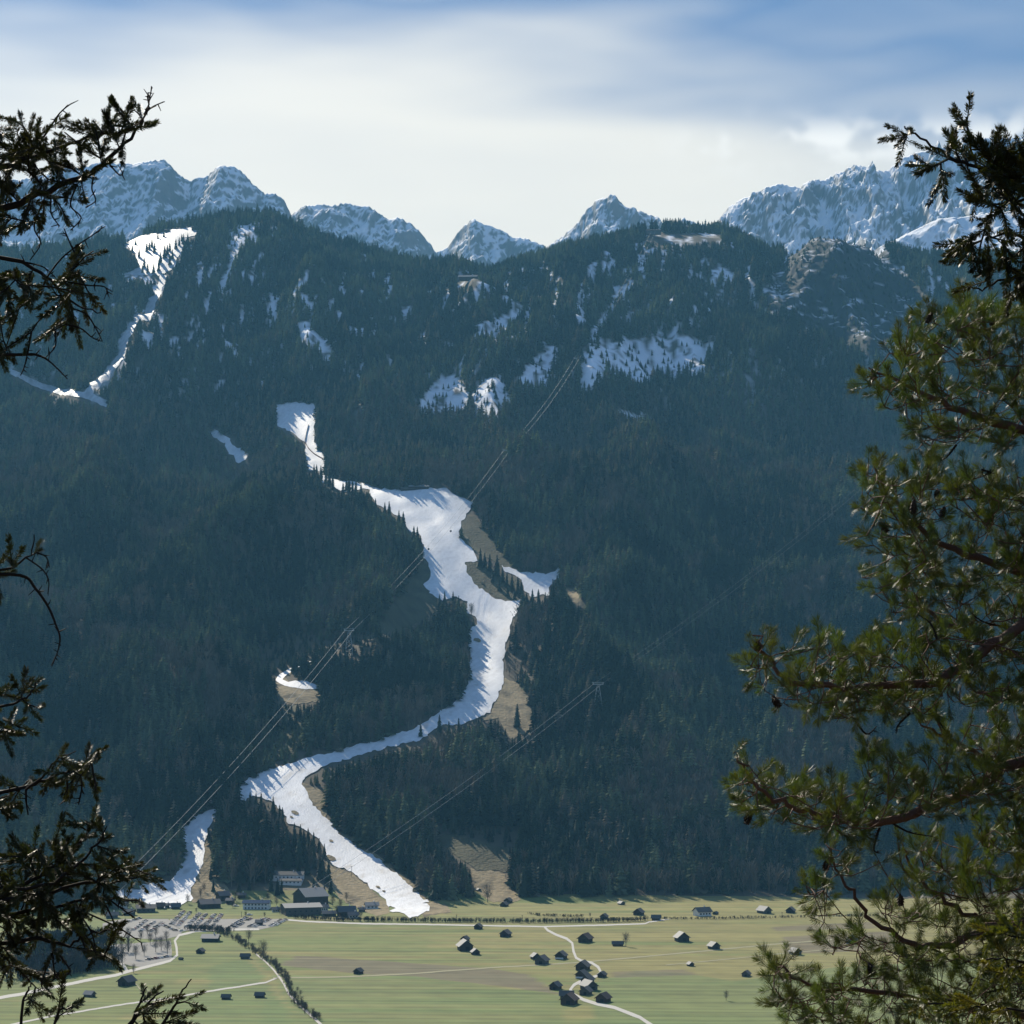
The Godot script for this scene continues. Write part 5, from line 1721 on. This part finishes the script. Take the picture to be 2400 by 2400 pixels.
func build_near_trees() -> void:
	rng.seed = 2024
	var bark := mat("pine bark", Color(0.115, 0.062, 0.042), 0.75)
	bark.heightmap_enabled = true
	bark.heightmap_texture = noise_tex(0.03, 256, Color(0, 0, 0), Color(1, 1, 1))
	bark.heightmap_scale = 0.5
	bark.uv1_triplanar = true
	bark.uv1_world_triplanar = true
	bark.uv1_scale = Vector3(9, 4, 9)
	mat("dark twig", Color(0.020, 0.016, 0.013), 0.85)
	mat("spruce trunk", Color(0.06, 0.045, 0.036), 0.9)
	mat("cone scales", Color(0.05, 0.033, 0.022), 0.7)
	for q in [["spruce shoots", Color(0.042, 0.048, 0.015), Color(0.44, 0.48, 0.13)], ["pine shoots", Color(0.076, 0.096, 0.028), Color(0.66, 0.76, 0.24)], ["young shoots", Color(0.11, 0.12, 0.025), Color(0.8, 0.8, 0.25)]]:
		var m := vmat(q[0], 0.46)
		m.albedo_color = q[1].linear_to_srgb()
		m.metallic_specular = 0.4
		m.backlight_enabled = true
		m.backlight = q[2].linear_to_srgb()
	M["_nodes"] = {}
	M["_shoots"] = [[needle_shoot(1, 170, 0.085, 0.011, 0.018, 0.6, 1.1, 0.0021), needle_shoot(2, 150, 0.07, 0.011, 0.017, 0.6, 1.2, 0.0021)], [needle_shoot(3, 130, 0.075, 0.028, 0.048, 0.35, 1.05, 0.0015), needle_shoot(4, 110, 0.058, 0.024, 0.044, 0.4, 1.2, 0.0015)], [needle_shoot(5, 130, 0.085, 0.011, 0.017, 0.7, 1.2, 0.0022), needle_shoot(6, 120, 0.07, 0.011, 0.016, 0.7, 1.2, 0.0022)]]
	# ---- left: an old spruce, its trunk outside the frame
	var s := thing("spruce", Vector3.ZERO, 0.0, "near spruce at the left edge with dark ragged half bare branches", "tree")
	near_trunk(s, -2.15, 7.0, 213.6, 225.5, 0.15, M["spruce trunk"])
	limb(s, [-560, 640, -300, 560, 47, 478, 143, 435, 217, 404, 267, 366, 323, 304, 348, 255, 356, 211], 7.0, 0.0, 0.022, 0.002, [[-60, 300, 47, 283, 68, 286, 93, 292, 112, 298, 168, 300, 205, 298, 248, 262, 286, 240, 317, 234, 329, 286, 340, 311, 329, 348, 298, 360, 267, 391, 248, 410, 217, 440, 155, 465, 165, 515, 130, 530, 81, 545, -60, 540]], 150, 0.10, 0, 0.8)
	limb(s, [-560, 520, -200, 440, 47, 379, 112, 354, 186, 332, 261, 304, 300, 262], 7.05, 0.0, 0.014, 0.002, [[-60, 330, 47, 300, 100, 300, 180, 318, 250, 280, 262, 330, 190, 380, 90, 420, -60, 440]], 120, 0.08, 0, 0.8)
	bare_twig(s, [60, 380, 110, 310, 140, 265, 168, 242], 6.95, 0.004, 10)
	bare_twig(s, [330, 290, 345, 262, 350, 235, 356, 203], 6.95, 0.003, 16)
	bare_twig(s, [340, 262, 358, 250, 386, 238], 6.95, 0.0025, 4)
	for q in [[225, 400, 215, 440, 224, 470, 200, 486], [180, 430, 165, 480, 190, 510, 165, 540], [265, 385, 280, 410, 290, 400], [130, 450, 120, 500, 140, 530], [90, 470, 80, 530, 95, 570, 70, 610]]:
		bare_twig(s, q, 6.95, 0.003, 8)
	limb(s, [-560, 560, -200, 580, 47, 612, 95, 640, 140, 680, 190, 720, 240, 735], 7.1, 0.0, 0.014, 0.002, [[-60, 660, 47, 640, 90, 660, 150, 590, 165, 560, 200, 575, 232, 545, 236, 600, 205, 660, 245, 712, 255, 724, 225, 745, 170, 760, 120, 790, 60, 830, -60, 850]], 150, 0.10, 0, 0.75)
	for q in [[100, 655, 140, 610, 175, 580, 232, 540, 238, 530], [140, 660, 200, 668, 245, 672, 252, 690], [150, 720, 200, 735, 225, 770, 240, 800], [60, 600, 100, 625, 130, 650], [110, 760, 130, 810, 105, 840], [70, 800, 60, 850, 48, 880], [150, 755, 190, 770, 215, 790, 238, 800], [150, 590, 160, 560, 150, 535]]:
		bare_twig(s, q, 7.05, 0.003, 7)
	bare_twig(s, [-600, 850, -200, 835, 47, 831, 90, 833, 120, 850, 158, 888], 7.0, 0.007, 14, true)
	limb(s, [-560, 1420, -200, 1370, 30, 1330, 70, 1300, 80, 1254], 7.0, 0.0, 0.009, 0.002, [[-40, 1310, 47, 1300, 66, 1280, 80, 1250, 95, 1288, 92, 1322, 80, 1342, 40, 1362, -40, 1370]], 150, 0.05, 0, 0.9)
	bare_twig(s, [90, 1300, 108, 1305, 116, 1330], 7.0, 0.003, 5)
	bare_twig(s, [70, 1325, 100, 1335, 114, 1362, 112, 1392], 7.0, 0.003, 5)
	bare_twig(s, [-100, 1330, 47, 1348, 83, 1379, 112, 1420, 130, 1462, 140, 1492, 137, 1521, 126, 1551], 7.0, 0.0055, 26)
	limb(s, [-560, 1760, -200, 1690, 30, 1650, 70, 1630, 84, 1600], 7.0, 0.0, 0.010, 0.002, [[-40, 1630, 50, 1608, 72, 1596, 82, 1636, 98, 1622, 108, 1640, 104, 1655, 84, 1684, 76, 1724, 45, 1712, -40, 1730]], 150, 0.06, 0, 0.9)
	limb(s, [-560, 1960, -200, 1900, 47, 1850, 93, 1832, 155, 1810, 202, 1791, 238, 1766], 7.0, 0.0, 0.012, 0.002, [[-60, 1850, 47, 1835, 93, 1817, 150, 1800, 190, 1782, 236, 1768, 232, 1800, 228, 1822, 205, 1850, 180, 1860, 150, 1856, 110, 1870, 60, 1900, -60, 1910]], 190, 0.07, 0, 0.9)
	limb(s, [60, 1850, 100, 1822, 122, 1792, 142, 1774, 178, 1762], 6.95, 0.0, 0.006, 0.002, [[100, 1815, 118, 1790, 140, 1765, 178, 1758, 164, 1790, 150, 1800, 120, 1812]], 260, 0.04, 0, 0.9)
	for q in [[186, 1800, 192, 1840, 184, 1886], [60, 1850, 62, 1885, 66, 1910], [150, 1812, 158, 1860, 150, 1880], [215, 1790, 222, 1830, 225, 1852]]:
		bare_twig(s, q, 6.95, 0.004, 6)
	limb(s, [-560, 2160, -200, 2110, 47, 2075, 110, 2040, 180, 1990, 215, 1940], 7.0, 0.0, 0.016, 0.002, [[-60, 2010, 47, 1996, 85, 1980, 129, 1957, 153, 1941, 181, 1941, 197, 1921, 223, 1926, 215, 1950, 200, 1965, 210, 2010, 150, 2070, 47, 2120, -60, 2140]], 180, 0.09, 0, 0.95)
	limb(s, [40, 2085, 130, 2070, 200, 2010, 235, 1970, 254, 1938], 6.9, 0.0, 0.009, 0.002, [[190, 2010, 223, 1985, 233, 1965, 238, 1944, 254, 1936, 287, 1960, 262, 1975, 285, 1998, 262, 2005, 280, 2010, 240, 2030, 195, 2040]], 170, 0.05, 0, 0.95)
	limb(s, [-560, 2200, -100, 2130, 100, 2095, 200, 2070, 290, 2045, 355, 2048], 6.95, 0.0, 0.014, 0.002, [[-60, 2080, 47, 2070, 150, 2050, 240, 2030, 318, 2026, 357, 2048, 344, 2068, 311, 2070, 270, 2092, 230, 2110, 120, 2130, -60, 2150]], 190, 0.08, 0, 0.95)
	limb(s, [-560, 2230, -100, 2170, 100, 2130, 200, 2108, 270, 2105, 342, 2116], 7.05, 0.0, 0.012, 0.002, [[-60, 2120, 100, 2100, 230, 2092, 274, 2094, 342, 2115, 274, 2118, 250, 2140, 150, 2160, -60, 2200]], 150, 0.08, 0, 0.8)
	limb(s, [-560, 2300, -100, 2230, 80, 2200, 160, 2215, 200, 2190, 262, 2178], 7.0, 0.0, 0.014, 0.002, [[-60, 2150, 100, 2140, 200, 2150, 262, 2165, 274, 2200, 254, 2236, 225, 2256, 197, 2232, 168, 2231, 145, 2262, 124, 2292, 98, 2306, 65, 2302, 47, 2286, -60, 2290]], 130, 0.10, 0, 0.85)
	for q in [[200, 2135, 270, 2170, 310, 2195, 334, 2211], [150, 2240, 165, 2275, 150, 2285, 130, 2278], [230, 2120, 262, 2150, 272, 2185], [180, 2140, 216, 2190, 226, 2250], [120, 2230, 128, 2280, 140, 2296], [100, 2240, 98, 2300, 102, 2318], [60, 2240, 62, 2290, 75, 2306], [250, 2100, 300, 2140, 316, 2150], [190, 2180, 200, 2225, 222, 2262]]:
		bare_twig(s, q, 6.95, 0.003, 8)
	# ---- the tops of a younger spruce along the lower left edge
	var y := thing("young_spruce", Vector3.ZERO, 0.0, "tips of a young spruce poking up at the bottom left corner", "tree")
	near_trunk(y, -1.32, 6.0, 214.3, 218.55, 0.035, M["dark twig"])
	for q in [[[40, 2480, 55, 2345, 66, 2320, 76, 2304], [[40, 2440, 52, 2352, 66, 2314, 76, 2302, 90, 2312, 78, 2340, 62, 2400]]], [[90, 2500, 140, 2370, 155, 2342], [[110, 2420, 128, 2362, 156, 2338, 172, 2362, 150, 2420]]], [[200, 2520, 310, 2390, 332, 2340, 344, 2310], [[300, 2410, 325, 2350, 336, 2312, 350, 2318, 344, 2350, 330, 2410]]], [[260, 2480, 330, 2370, 360, 2338, 384, 2322], [[320, 2400, 345, 2345, 384, 2320, 388, 2336, 370, 2362, 352, 2410]]], [[320, 2480, 400, 2370, 425, 2330, 446, 2294], [[385, 2420, 410, 2350, 430, 2318, 446, 2292, 452, 2306, 440, 2330, 462, 2328, 440, 2340, 476, 2338, 470, 2345, 440, 2352, 430, 2410]]]]:
		limb(y, q[0], 6.0, 0.0, 0.007, 0.002, q[1], 260, 0.02, 0, 0.95)
	# ---- upper right: a spruce bough in front of the pine
	var u := thing("spruce", Vector3.ZERO, 0.0, "near spruce bough with stiff shoots at the upper right corner", "tree")
	near_trunk(u, 3.3, 5.5, 214.0, 224.0, 0.10, bark)
	limb(u, [4590, 560, 3600, 560, 2900, 500, 2700, 470, 2400, 422, 2320, 402, 2270, 386, 2230, 370, 2190, 345, 2150, 315, 2116, 297], 5.5, 0.0, 0.012, 0.0025, [[2116, 292, 2150, 305, 2186, 306, 2196, 318, 2186, 340, 2240, 352, 2280, 380, 2230, 385, 2225, 410, 2212, 440, 2195, 420, 2180, 400, 2165, 408, 2148, 420, 2140, 412, 2160, 385, 2180, 370, 2150, 345, 2125, 350, 2120, 330]], 170, 0.03, 0, 1.0)
	limb(u, [4590, 620, 3600, 640, 2800, 600, 2420, 520, 2330, 440, 2290, 390, 2272, 340, 2262, 268], 5.5, 0.0, 0.009, 0.002, [[2246, 330, 2252, 275, 2264, 264, 2276, 282, 2280, 320, 2310, 345, 2353, 335, 2900, 360, 2900, 560, 2330, 420, 2285, 400, 2262, 370]], 140, 0.05, 0, 1.0)
	limb(u, [4590, 520, 3600, 540, 2900, 500, 2500, 480, 2400, 470, 2330, 480, 2300, 560, 2290, 640], 5.5, 0.0, 0.009, 0.002, [[2260, 380, 2350, 350, 2900, 420, 2900, 700, 2340, 690, 2320, 650, 2305, 610, 2280, 588, 2262, 575, 2266, 530, 2242, 545, 2240, 520, 2252, 470, 2238, 455, 2245, 440, 2262, 420]], 100, 0.08, 0, 1.0)
	limb(u, [4590, 760, 3600, 740, 2900, 680, 2500, 640, 2400, 640, 2340, 660, 2300, 680, 2262, 665], 5.5, 0.0, 0.008, 0.002, [[2256, 580, 2290, 600, 2330, 640, 2400, 620, 2400, 700, 2320, 690, 2310, 668, 2280, 668, 2262, 640]], 150, 0.05, 0, 0.8)
	# ---- right: a Scots pine with long limbs that reach into the picture
	var p := thing("pine", Vector3.ZERO, 0.0, "near pine at the right edge with long limbs of olive needle tufts", "tree")
	near_trunk(p, 3.1, 10.0, 211.3, 226.0, 0.2, bark)
	var e := 2760
	for k in 7:   # limbs on the far side of the trunk
		var y0 := 620 + k * 300
		limb(p, [2950, y0 + 60, 3150, y0, 3400, y0 - 40, 3560, y0 - 90], 10.1, 0.4, 0.04, 0.004, [[3000, y0 - 90, 3300, y0 - 160, 3600, y0 - 140, 3560, y0, 3300, y0 + 60, 3050, y0 + 50]], 110, 0.3, 1)
	for k in 6:
		var y1 := 500 + k * 330
		limb(s, [-560, y1, -760, y1 + 40, -1000, y1 + 110], 7.0, 0.2, 0.016, 0.002, [[-620, y1 - 40, -820, y1 - 10, -1020, y1 + 90, -960, y1 + 180, -700, y1 + 130]], 130, 0.12, 0, 0.8)
	limb(p, [2950, 1150, 2600, 1060, 2353, 1000, 2250, 960, 2160, 920, 2080, 880, 2036, 862], 10.0, 0.3, 0.04, 0.004, [[2026, 853, 2039, 861, 2060, 853, 2076, 874, 2093, 857, 2060, 799, 2084, 816, 2093, 770, 2109, 737, 2126, 750, 2151, 725, 2180, 708, 2196, 733, 2200, 758, 2246, 741, 2250, 704, 2271, 700, 2279, 725, 2320, 717, 2329, 741, 2353, 708, e, 690, e, 1080, 2304, 1052, 2246, 1048, 2200, 1052, 2167, 1064, 2134, 1044, 2130, 998, 2138, 973, 2113, 977, 2055, 973, 2051, 957, 2072, 948, 2055, 924, 2026, 915, 2022, 874]], 185, 0.32, 1)
	limb(p, [2950, 1420, 2600, 1370, 2353, 1330, 2240, 1290, 2140, 1230, 2080, 1160, 2045, 1085], 10.1, 0.3, 0.04, 0.004, [[2018, 1077, 2031, 1081, 2047, 1060, 2060, 1064, 2068, 1093, 2097, 1089, 2113, 1114, 2138, 1118, 2155, 1085, 2180, 1077, 2205, 1089, 2209, 1139, 2229, 1155, 2246, 1098, 2258, 1081, 2271, 1118, 2296, 1098, 2325, 1106, 2353, 1114, e, 1090, e, 1380, 2353, 1380, 2120, 1390, 2105, 1379, 2055, 1379, 2031, 1371, 2018, 1358, 2002, 1342, 2006, 1321, 2031, 1325, 2047, 1321, 2026, 1296, 2031, 1271, 2014, 1234, 2008, 1197, 2022, 1180, 2026, 1147, 2018, 1122]], 180, 0.32, 1)
	limb(p, [2950, 1700, 2600, 1590, 2353, 1520, 2250, 1480, 2160, 1430, 2100, 1410], 10.2, 0.3, 0.04, 0.004, [[2022, 1391, 2055, 1376, 2120, 1385, 2353, 1370, e, 1370, e, 1520, 2353, 1520, 2240, 1500, 2160, 1490, 2100, 1475, 2097, 1440, 2060, 1400]], 150, 0.28, 1, 0.8)
	limb(p, [2950, 1220, 2500, 1400, 2352, 1494, 2252, 1560, 2169, 1602, 2050, 1612, 1960, 1612, 1880, 1606, 1815, 1572, 1785, 1530, 1776, 1486], 9.9, -0.2, 0.045, 0.004, [[1760, 1503, 1776, 1478, 1797, 1493, 1791, 1524, 1812, 1540, 1823, 1576, 1848, 1586, 1890, 1571, 1879, 1540, 1859, 1540, 1848, 1488, 1874, 1493, 1890, 1514, 1921, 1488, 1957, 1503, 1983, 1529, 2024, 1519, 2030, 1483, 2050, 1498, 2097, 1478, 2160, 1480, 2353, 1500, e, 1480, e, 1670, 2353, 1648, 2273, 1659, 2221, 1654, 2169, 1674, 2107, 1690, 2066, 1664, 2040, 1674, 1993, 1682, 1957, 1685, 1931, 1664, 1890, 1659, 1843, 1669, 1828, 1638, 1817, 1623, 1781, 1623, 1755, 1581, 1750, 1560]], 190, 0.24, 1)
	limb(p, [2950, 1960, 2600, 1850, 2353, 1790, 2250, 1750, 2185, 1710, 2150, 1690], 10.2, 0.2, 0.03, 0.004, [[2149, 1700, 2180, 1669, 2226, 1680, 2260, 1665, 2353, 1648, e, 1650, e, 1800, 2353, 1780, 2230, 1780, 2190, 1750]], 150, 0.25, 1, 0.8)
	limb(p, [2950, 1560, 2600, 1690, 2353, 1800, 2270, 1850, 2190, 1893, 2100, 1925, 2000, 1925, 1930, 1910, 1850, 1890, 1780, 1850, 1745, 1800, 1730, 1765], 9.8, -0.2, 0.045, 0.004, [[1719, 1762, 1735, 1754, 1755, 1778, 1771, 1809, 1797, 1830, 1828, 1819, 1854, 1840, 1890, 1855, 1916, 1824, 1952, 1835, 1983, 1845, 2014, 1850, 2019, 1752, 2040, 1747, 2076, 1762, 2097, 1783, 2143, 1762, 2185, 1773, 2221, 1783, 2353, 1760, e, 1740, e, 1910, 2353, 1892, 2314, 1897, 2247, 1923, 2169, 1918, 2107, 1923, 2066, 1949, 1983, 1964, 1931, 1949, 1890, 1938, 1828, 1933, 1776, 1907, 1740, 1912, 1735, 1881, 1724, 1855, 1716, 1793]], 190, 0.24, 1)
	limb(p, [2950, 2330, 2600, 2230, 2353, 2170, 2260, 2140, 2180, 2080, 2130, 2020, 2110, 1970], 10.1, 0.2, 0.03, 0.004, [[2097, 1964, 2107, 1954, 2149, 1959, 2195, 1969, 2237, 1974, 2288, 1959, 2325, 1918, 2353, 1897, e, 1880, e, 2200, 2353, 2200, 2200, 2190, 2170, 2140, 2130, 2100, 2112, 2057, 2123, 2021]], 170, 0.28, 1)
	limb(p, [2950, 2130, 2600, 2150, 2353, 2172, 2300, 2176, 2240, 2210, 2160, 2220, 2100, 2195, 2040, 2150, 2000, 2090, 1960, 2040, 1935, 1985], 9.9, -0.1, 0.035, 0.004, [[1921, 1964, 1957, 1964, 1973, 1985, 2004, 1985, 2030, 2000, 2066, 2011, 2061, 2047, 2030, 2060, 2000, 2040, 1990, 2090, 1960, 2060, 1940, 2075, 1921, 2078, 1895, 2068, 1874, 2073, 1879, 2098, 1905, 2124, 1910, 2160, 1900, 2190, 1940, 2188, 1962, 2166, 2000, 2176, 2100, 2200, 2060, 2130, 2100, 2060, 2130, 2120, 2220, 2190, 2353, 2180, e, 2170, e, 2290, 2353, 2290, 2240, 2260, 2100, 2280, 2061, 2290, 2000, 2270, 1957, 2259, 1931, 2238, 1952, 2207, 1980, 2197, 1950, 2110]], 150, 0.28, 1, 0.9)
	limb(p, [2950, 2420, 2600, 2400, 2353, 2372, 2200, 2345, 2060, 2325, 1930, 2318, 1860, 2290, 1815, 2250], 9.8, -0.1, 0.03, 0.004, [[1793, 2249, 1822, 2243, 1848, 2241, 1854, 2280, 1895, 2300, 1936, 2303, 1988, 2290, 2035, 2275, 2097, 2269, 2180, 2280, 2353, 2270, e, 2280, e, 2460, 1840, 2420, 1815, 2353, 1810, 2330, 1805, 2290]], 180, 0.26, 1)
	for q in [[2150, 2190, 2200, 2230, 2250, 2260, 2340, 2210], [2010, 1690, 2030, 1720, 2055, 1702], [2120, 1680, 2105, 1700, 2100, 1720], [2060, 1950, 2048, 1990, 2066, 2000], [2090, 1935, 2130, 1950, 2186, 1960], [2180, 1660, 2200, 1690, 2220, 1720], [2230, 1060, 2220, 1070, 2205, 1080], [2320, 1080, 2300, 1100, 2330, 1110], [1980, 1660, 1968, 1680, 1950, 1676], [2290, 1900, 2300, 1930, 2290, 1950], [2200, 1500, 2180, 1460, 2150, 1440], [2353, 1470, 2300, 1455, 2260, 1420], [2353, 2320, 2300, 2330, 2240, 2350]]:
		bare_twig(p, q, 9.8, 0.006, 10)
	for c in [[2047, 872], [2112, 878], [2137, 1175], [2224, 1205], [2060, 1230], [2092, 1095], [1813, 1620], [2100, 1480], [2024, 1758], [1745, 1905], [1935, 2045], [1940, 2018], [2115, 2100], [1886, 2210], [2044, 2260], [2200, 1160], [2330, 740], [2175, 720], [1780, 1500], [1922, 1840]]:
		pine_cone(p, c[0], c[1], 9.7, rng.randf_range(0.038, 0.05))
	# ---- lower right: sunlit shoots of a small spruce
	var g := thing("young_spruce", Vector3.ZERO, 0.0, "yellow green spruce shoots catching the sun at the bottom right corner", "tree")
	near_trunk(g, 1.62, 6.4, 214.0, 219.0, 0.04, M["dark twig"])
	for q in [[[2640, 2230, 2420, 2200, 2353, 2190, 2275, 2192], [[2268, 2186, 2353, 2172, 2460, 2180, 2460, 2225, 2353, 2215, 2300, 2206]]], [[2640, 2280, 2420, 2260, 2353, 2245, 2296, 2252], [[2286, 2252, 2320, 2232, 2353, 2222, 2460, 2230, 2460, 2300, 2353, 2290, 2330, 2275]]], [[2640, 2420, 2420, 2375, 2300, 2352, 2160, 2352], [[2140, 2352, 2200, 2335, 2300, 2340, 2380, 2350, 2460, 2380, 2300, 2385, 2180, 2372]]]]:
		limb(g, q[0], 6.4, 0.0, 0.006, 0.002, q[1], 260, 0.04, 2, 1.0)

# ---------------------------------------------------------------- the scene
func _ready() -> void:
	var pitch := atan(370.0 / F)
	cp = cos(pitch)
	sp = sin(pitch)
	var cam := Camera3D.new()
	cam.name = "camera"
	cam.position = EYE
	cam.rotation.x = pitch
	cam.fov = rad_to_deg(2.0 * atan(1200.0 / F))
	cam.near = 0.5
	cam.far = 30000.0
	add_child(cam)
	na.seed = 3
	na.noise_type = FastNoiseLite.TYPE_SIMPLEX_SMOOTH
	na.frequency = 0.004
	na.fractal_octaves = 4
	nb.seed = 8
	nb.noise_type = FastNoiseLite.TYPE_SIMPLEX_SMOOTH
	nb.frequency = 0.006
	nb.fractal_octaves = 4
	nr.seed = 21
	nr.noise_type = FastNoiseLite.TYPE_SIMPLEX_SMOOTH
	nr.fractal_type = FastNoiseLite.FRACTAL_RIDGED
	nr.frequency = 0.006
	nr.fractal_octaves = 4
	var env := Environment.new()
	env.background_mode = Environment.BG_SKY
	env.sky = Sky.new()
	env.sky.sky_material = make_sky()
	env.background_energy_multiplier = 0.62
	env.tonemap_mode = Environment.TONE_MAPPER_LINEAR
	env.tonemap_exposure = 1.42
	env.sdfgi_enabled = true
	env.ssao_enabled = true
	env.ssil_enabled = true
	env.fog_enabled = true
	env.fog_density = 0.000037
	env.fog_light_color = lin(0.25, 0.67, 1.0)
	var we := WorldEnvironment.new()
	we.name = "environment"
	we.environment = env
	add_child(we)
	var sun := DirectionalLight3D.new()
	sun.name = "sun"
	add_child(sun)
	sun.look_at_from_position(Vector3.ZERO, Vector3(0.318, -0.53, 0.786), Vector3.UP)
	sun.light_energy = 1.6
	sun.light_color = Color(1.0, 0.955, 0.87)
	sun.light_angular_distance = 0.5
	sun.shadow_enabled = true

	var t0 := Time.get_ticks_msec()
	calm_zones()
	build_table()
	build_grid()
	outline_mask()
	print("grid ", Time.get_ticks_msec() - t0)
	build_slope()
	build_valley()
	build_peaks()
	print("land ", Time.get_ticks_msec() - t0)
	build_pistes()
	print("pistes ", Time.get_ticks_msec() - t0)
	build_forest()
	print("forest ", Time.get_ticks_msec() - t0)
	build_valley_things()
	print("things ", Time.get_ticks_msec() - t0)
	build_near_trees()
	print("near trees ", Time.get_ticks_msec() - t0)
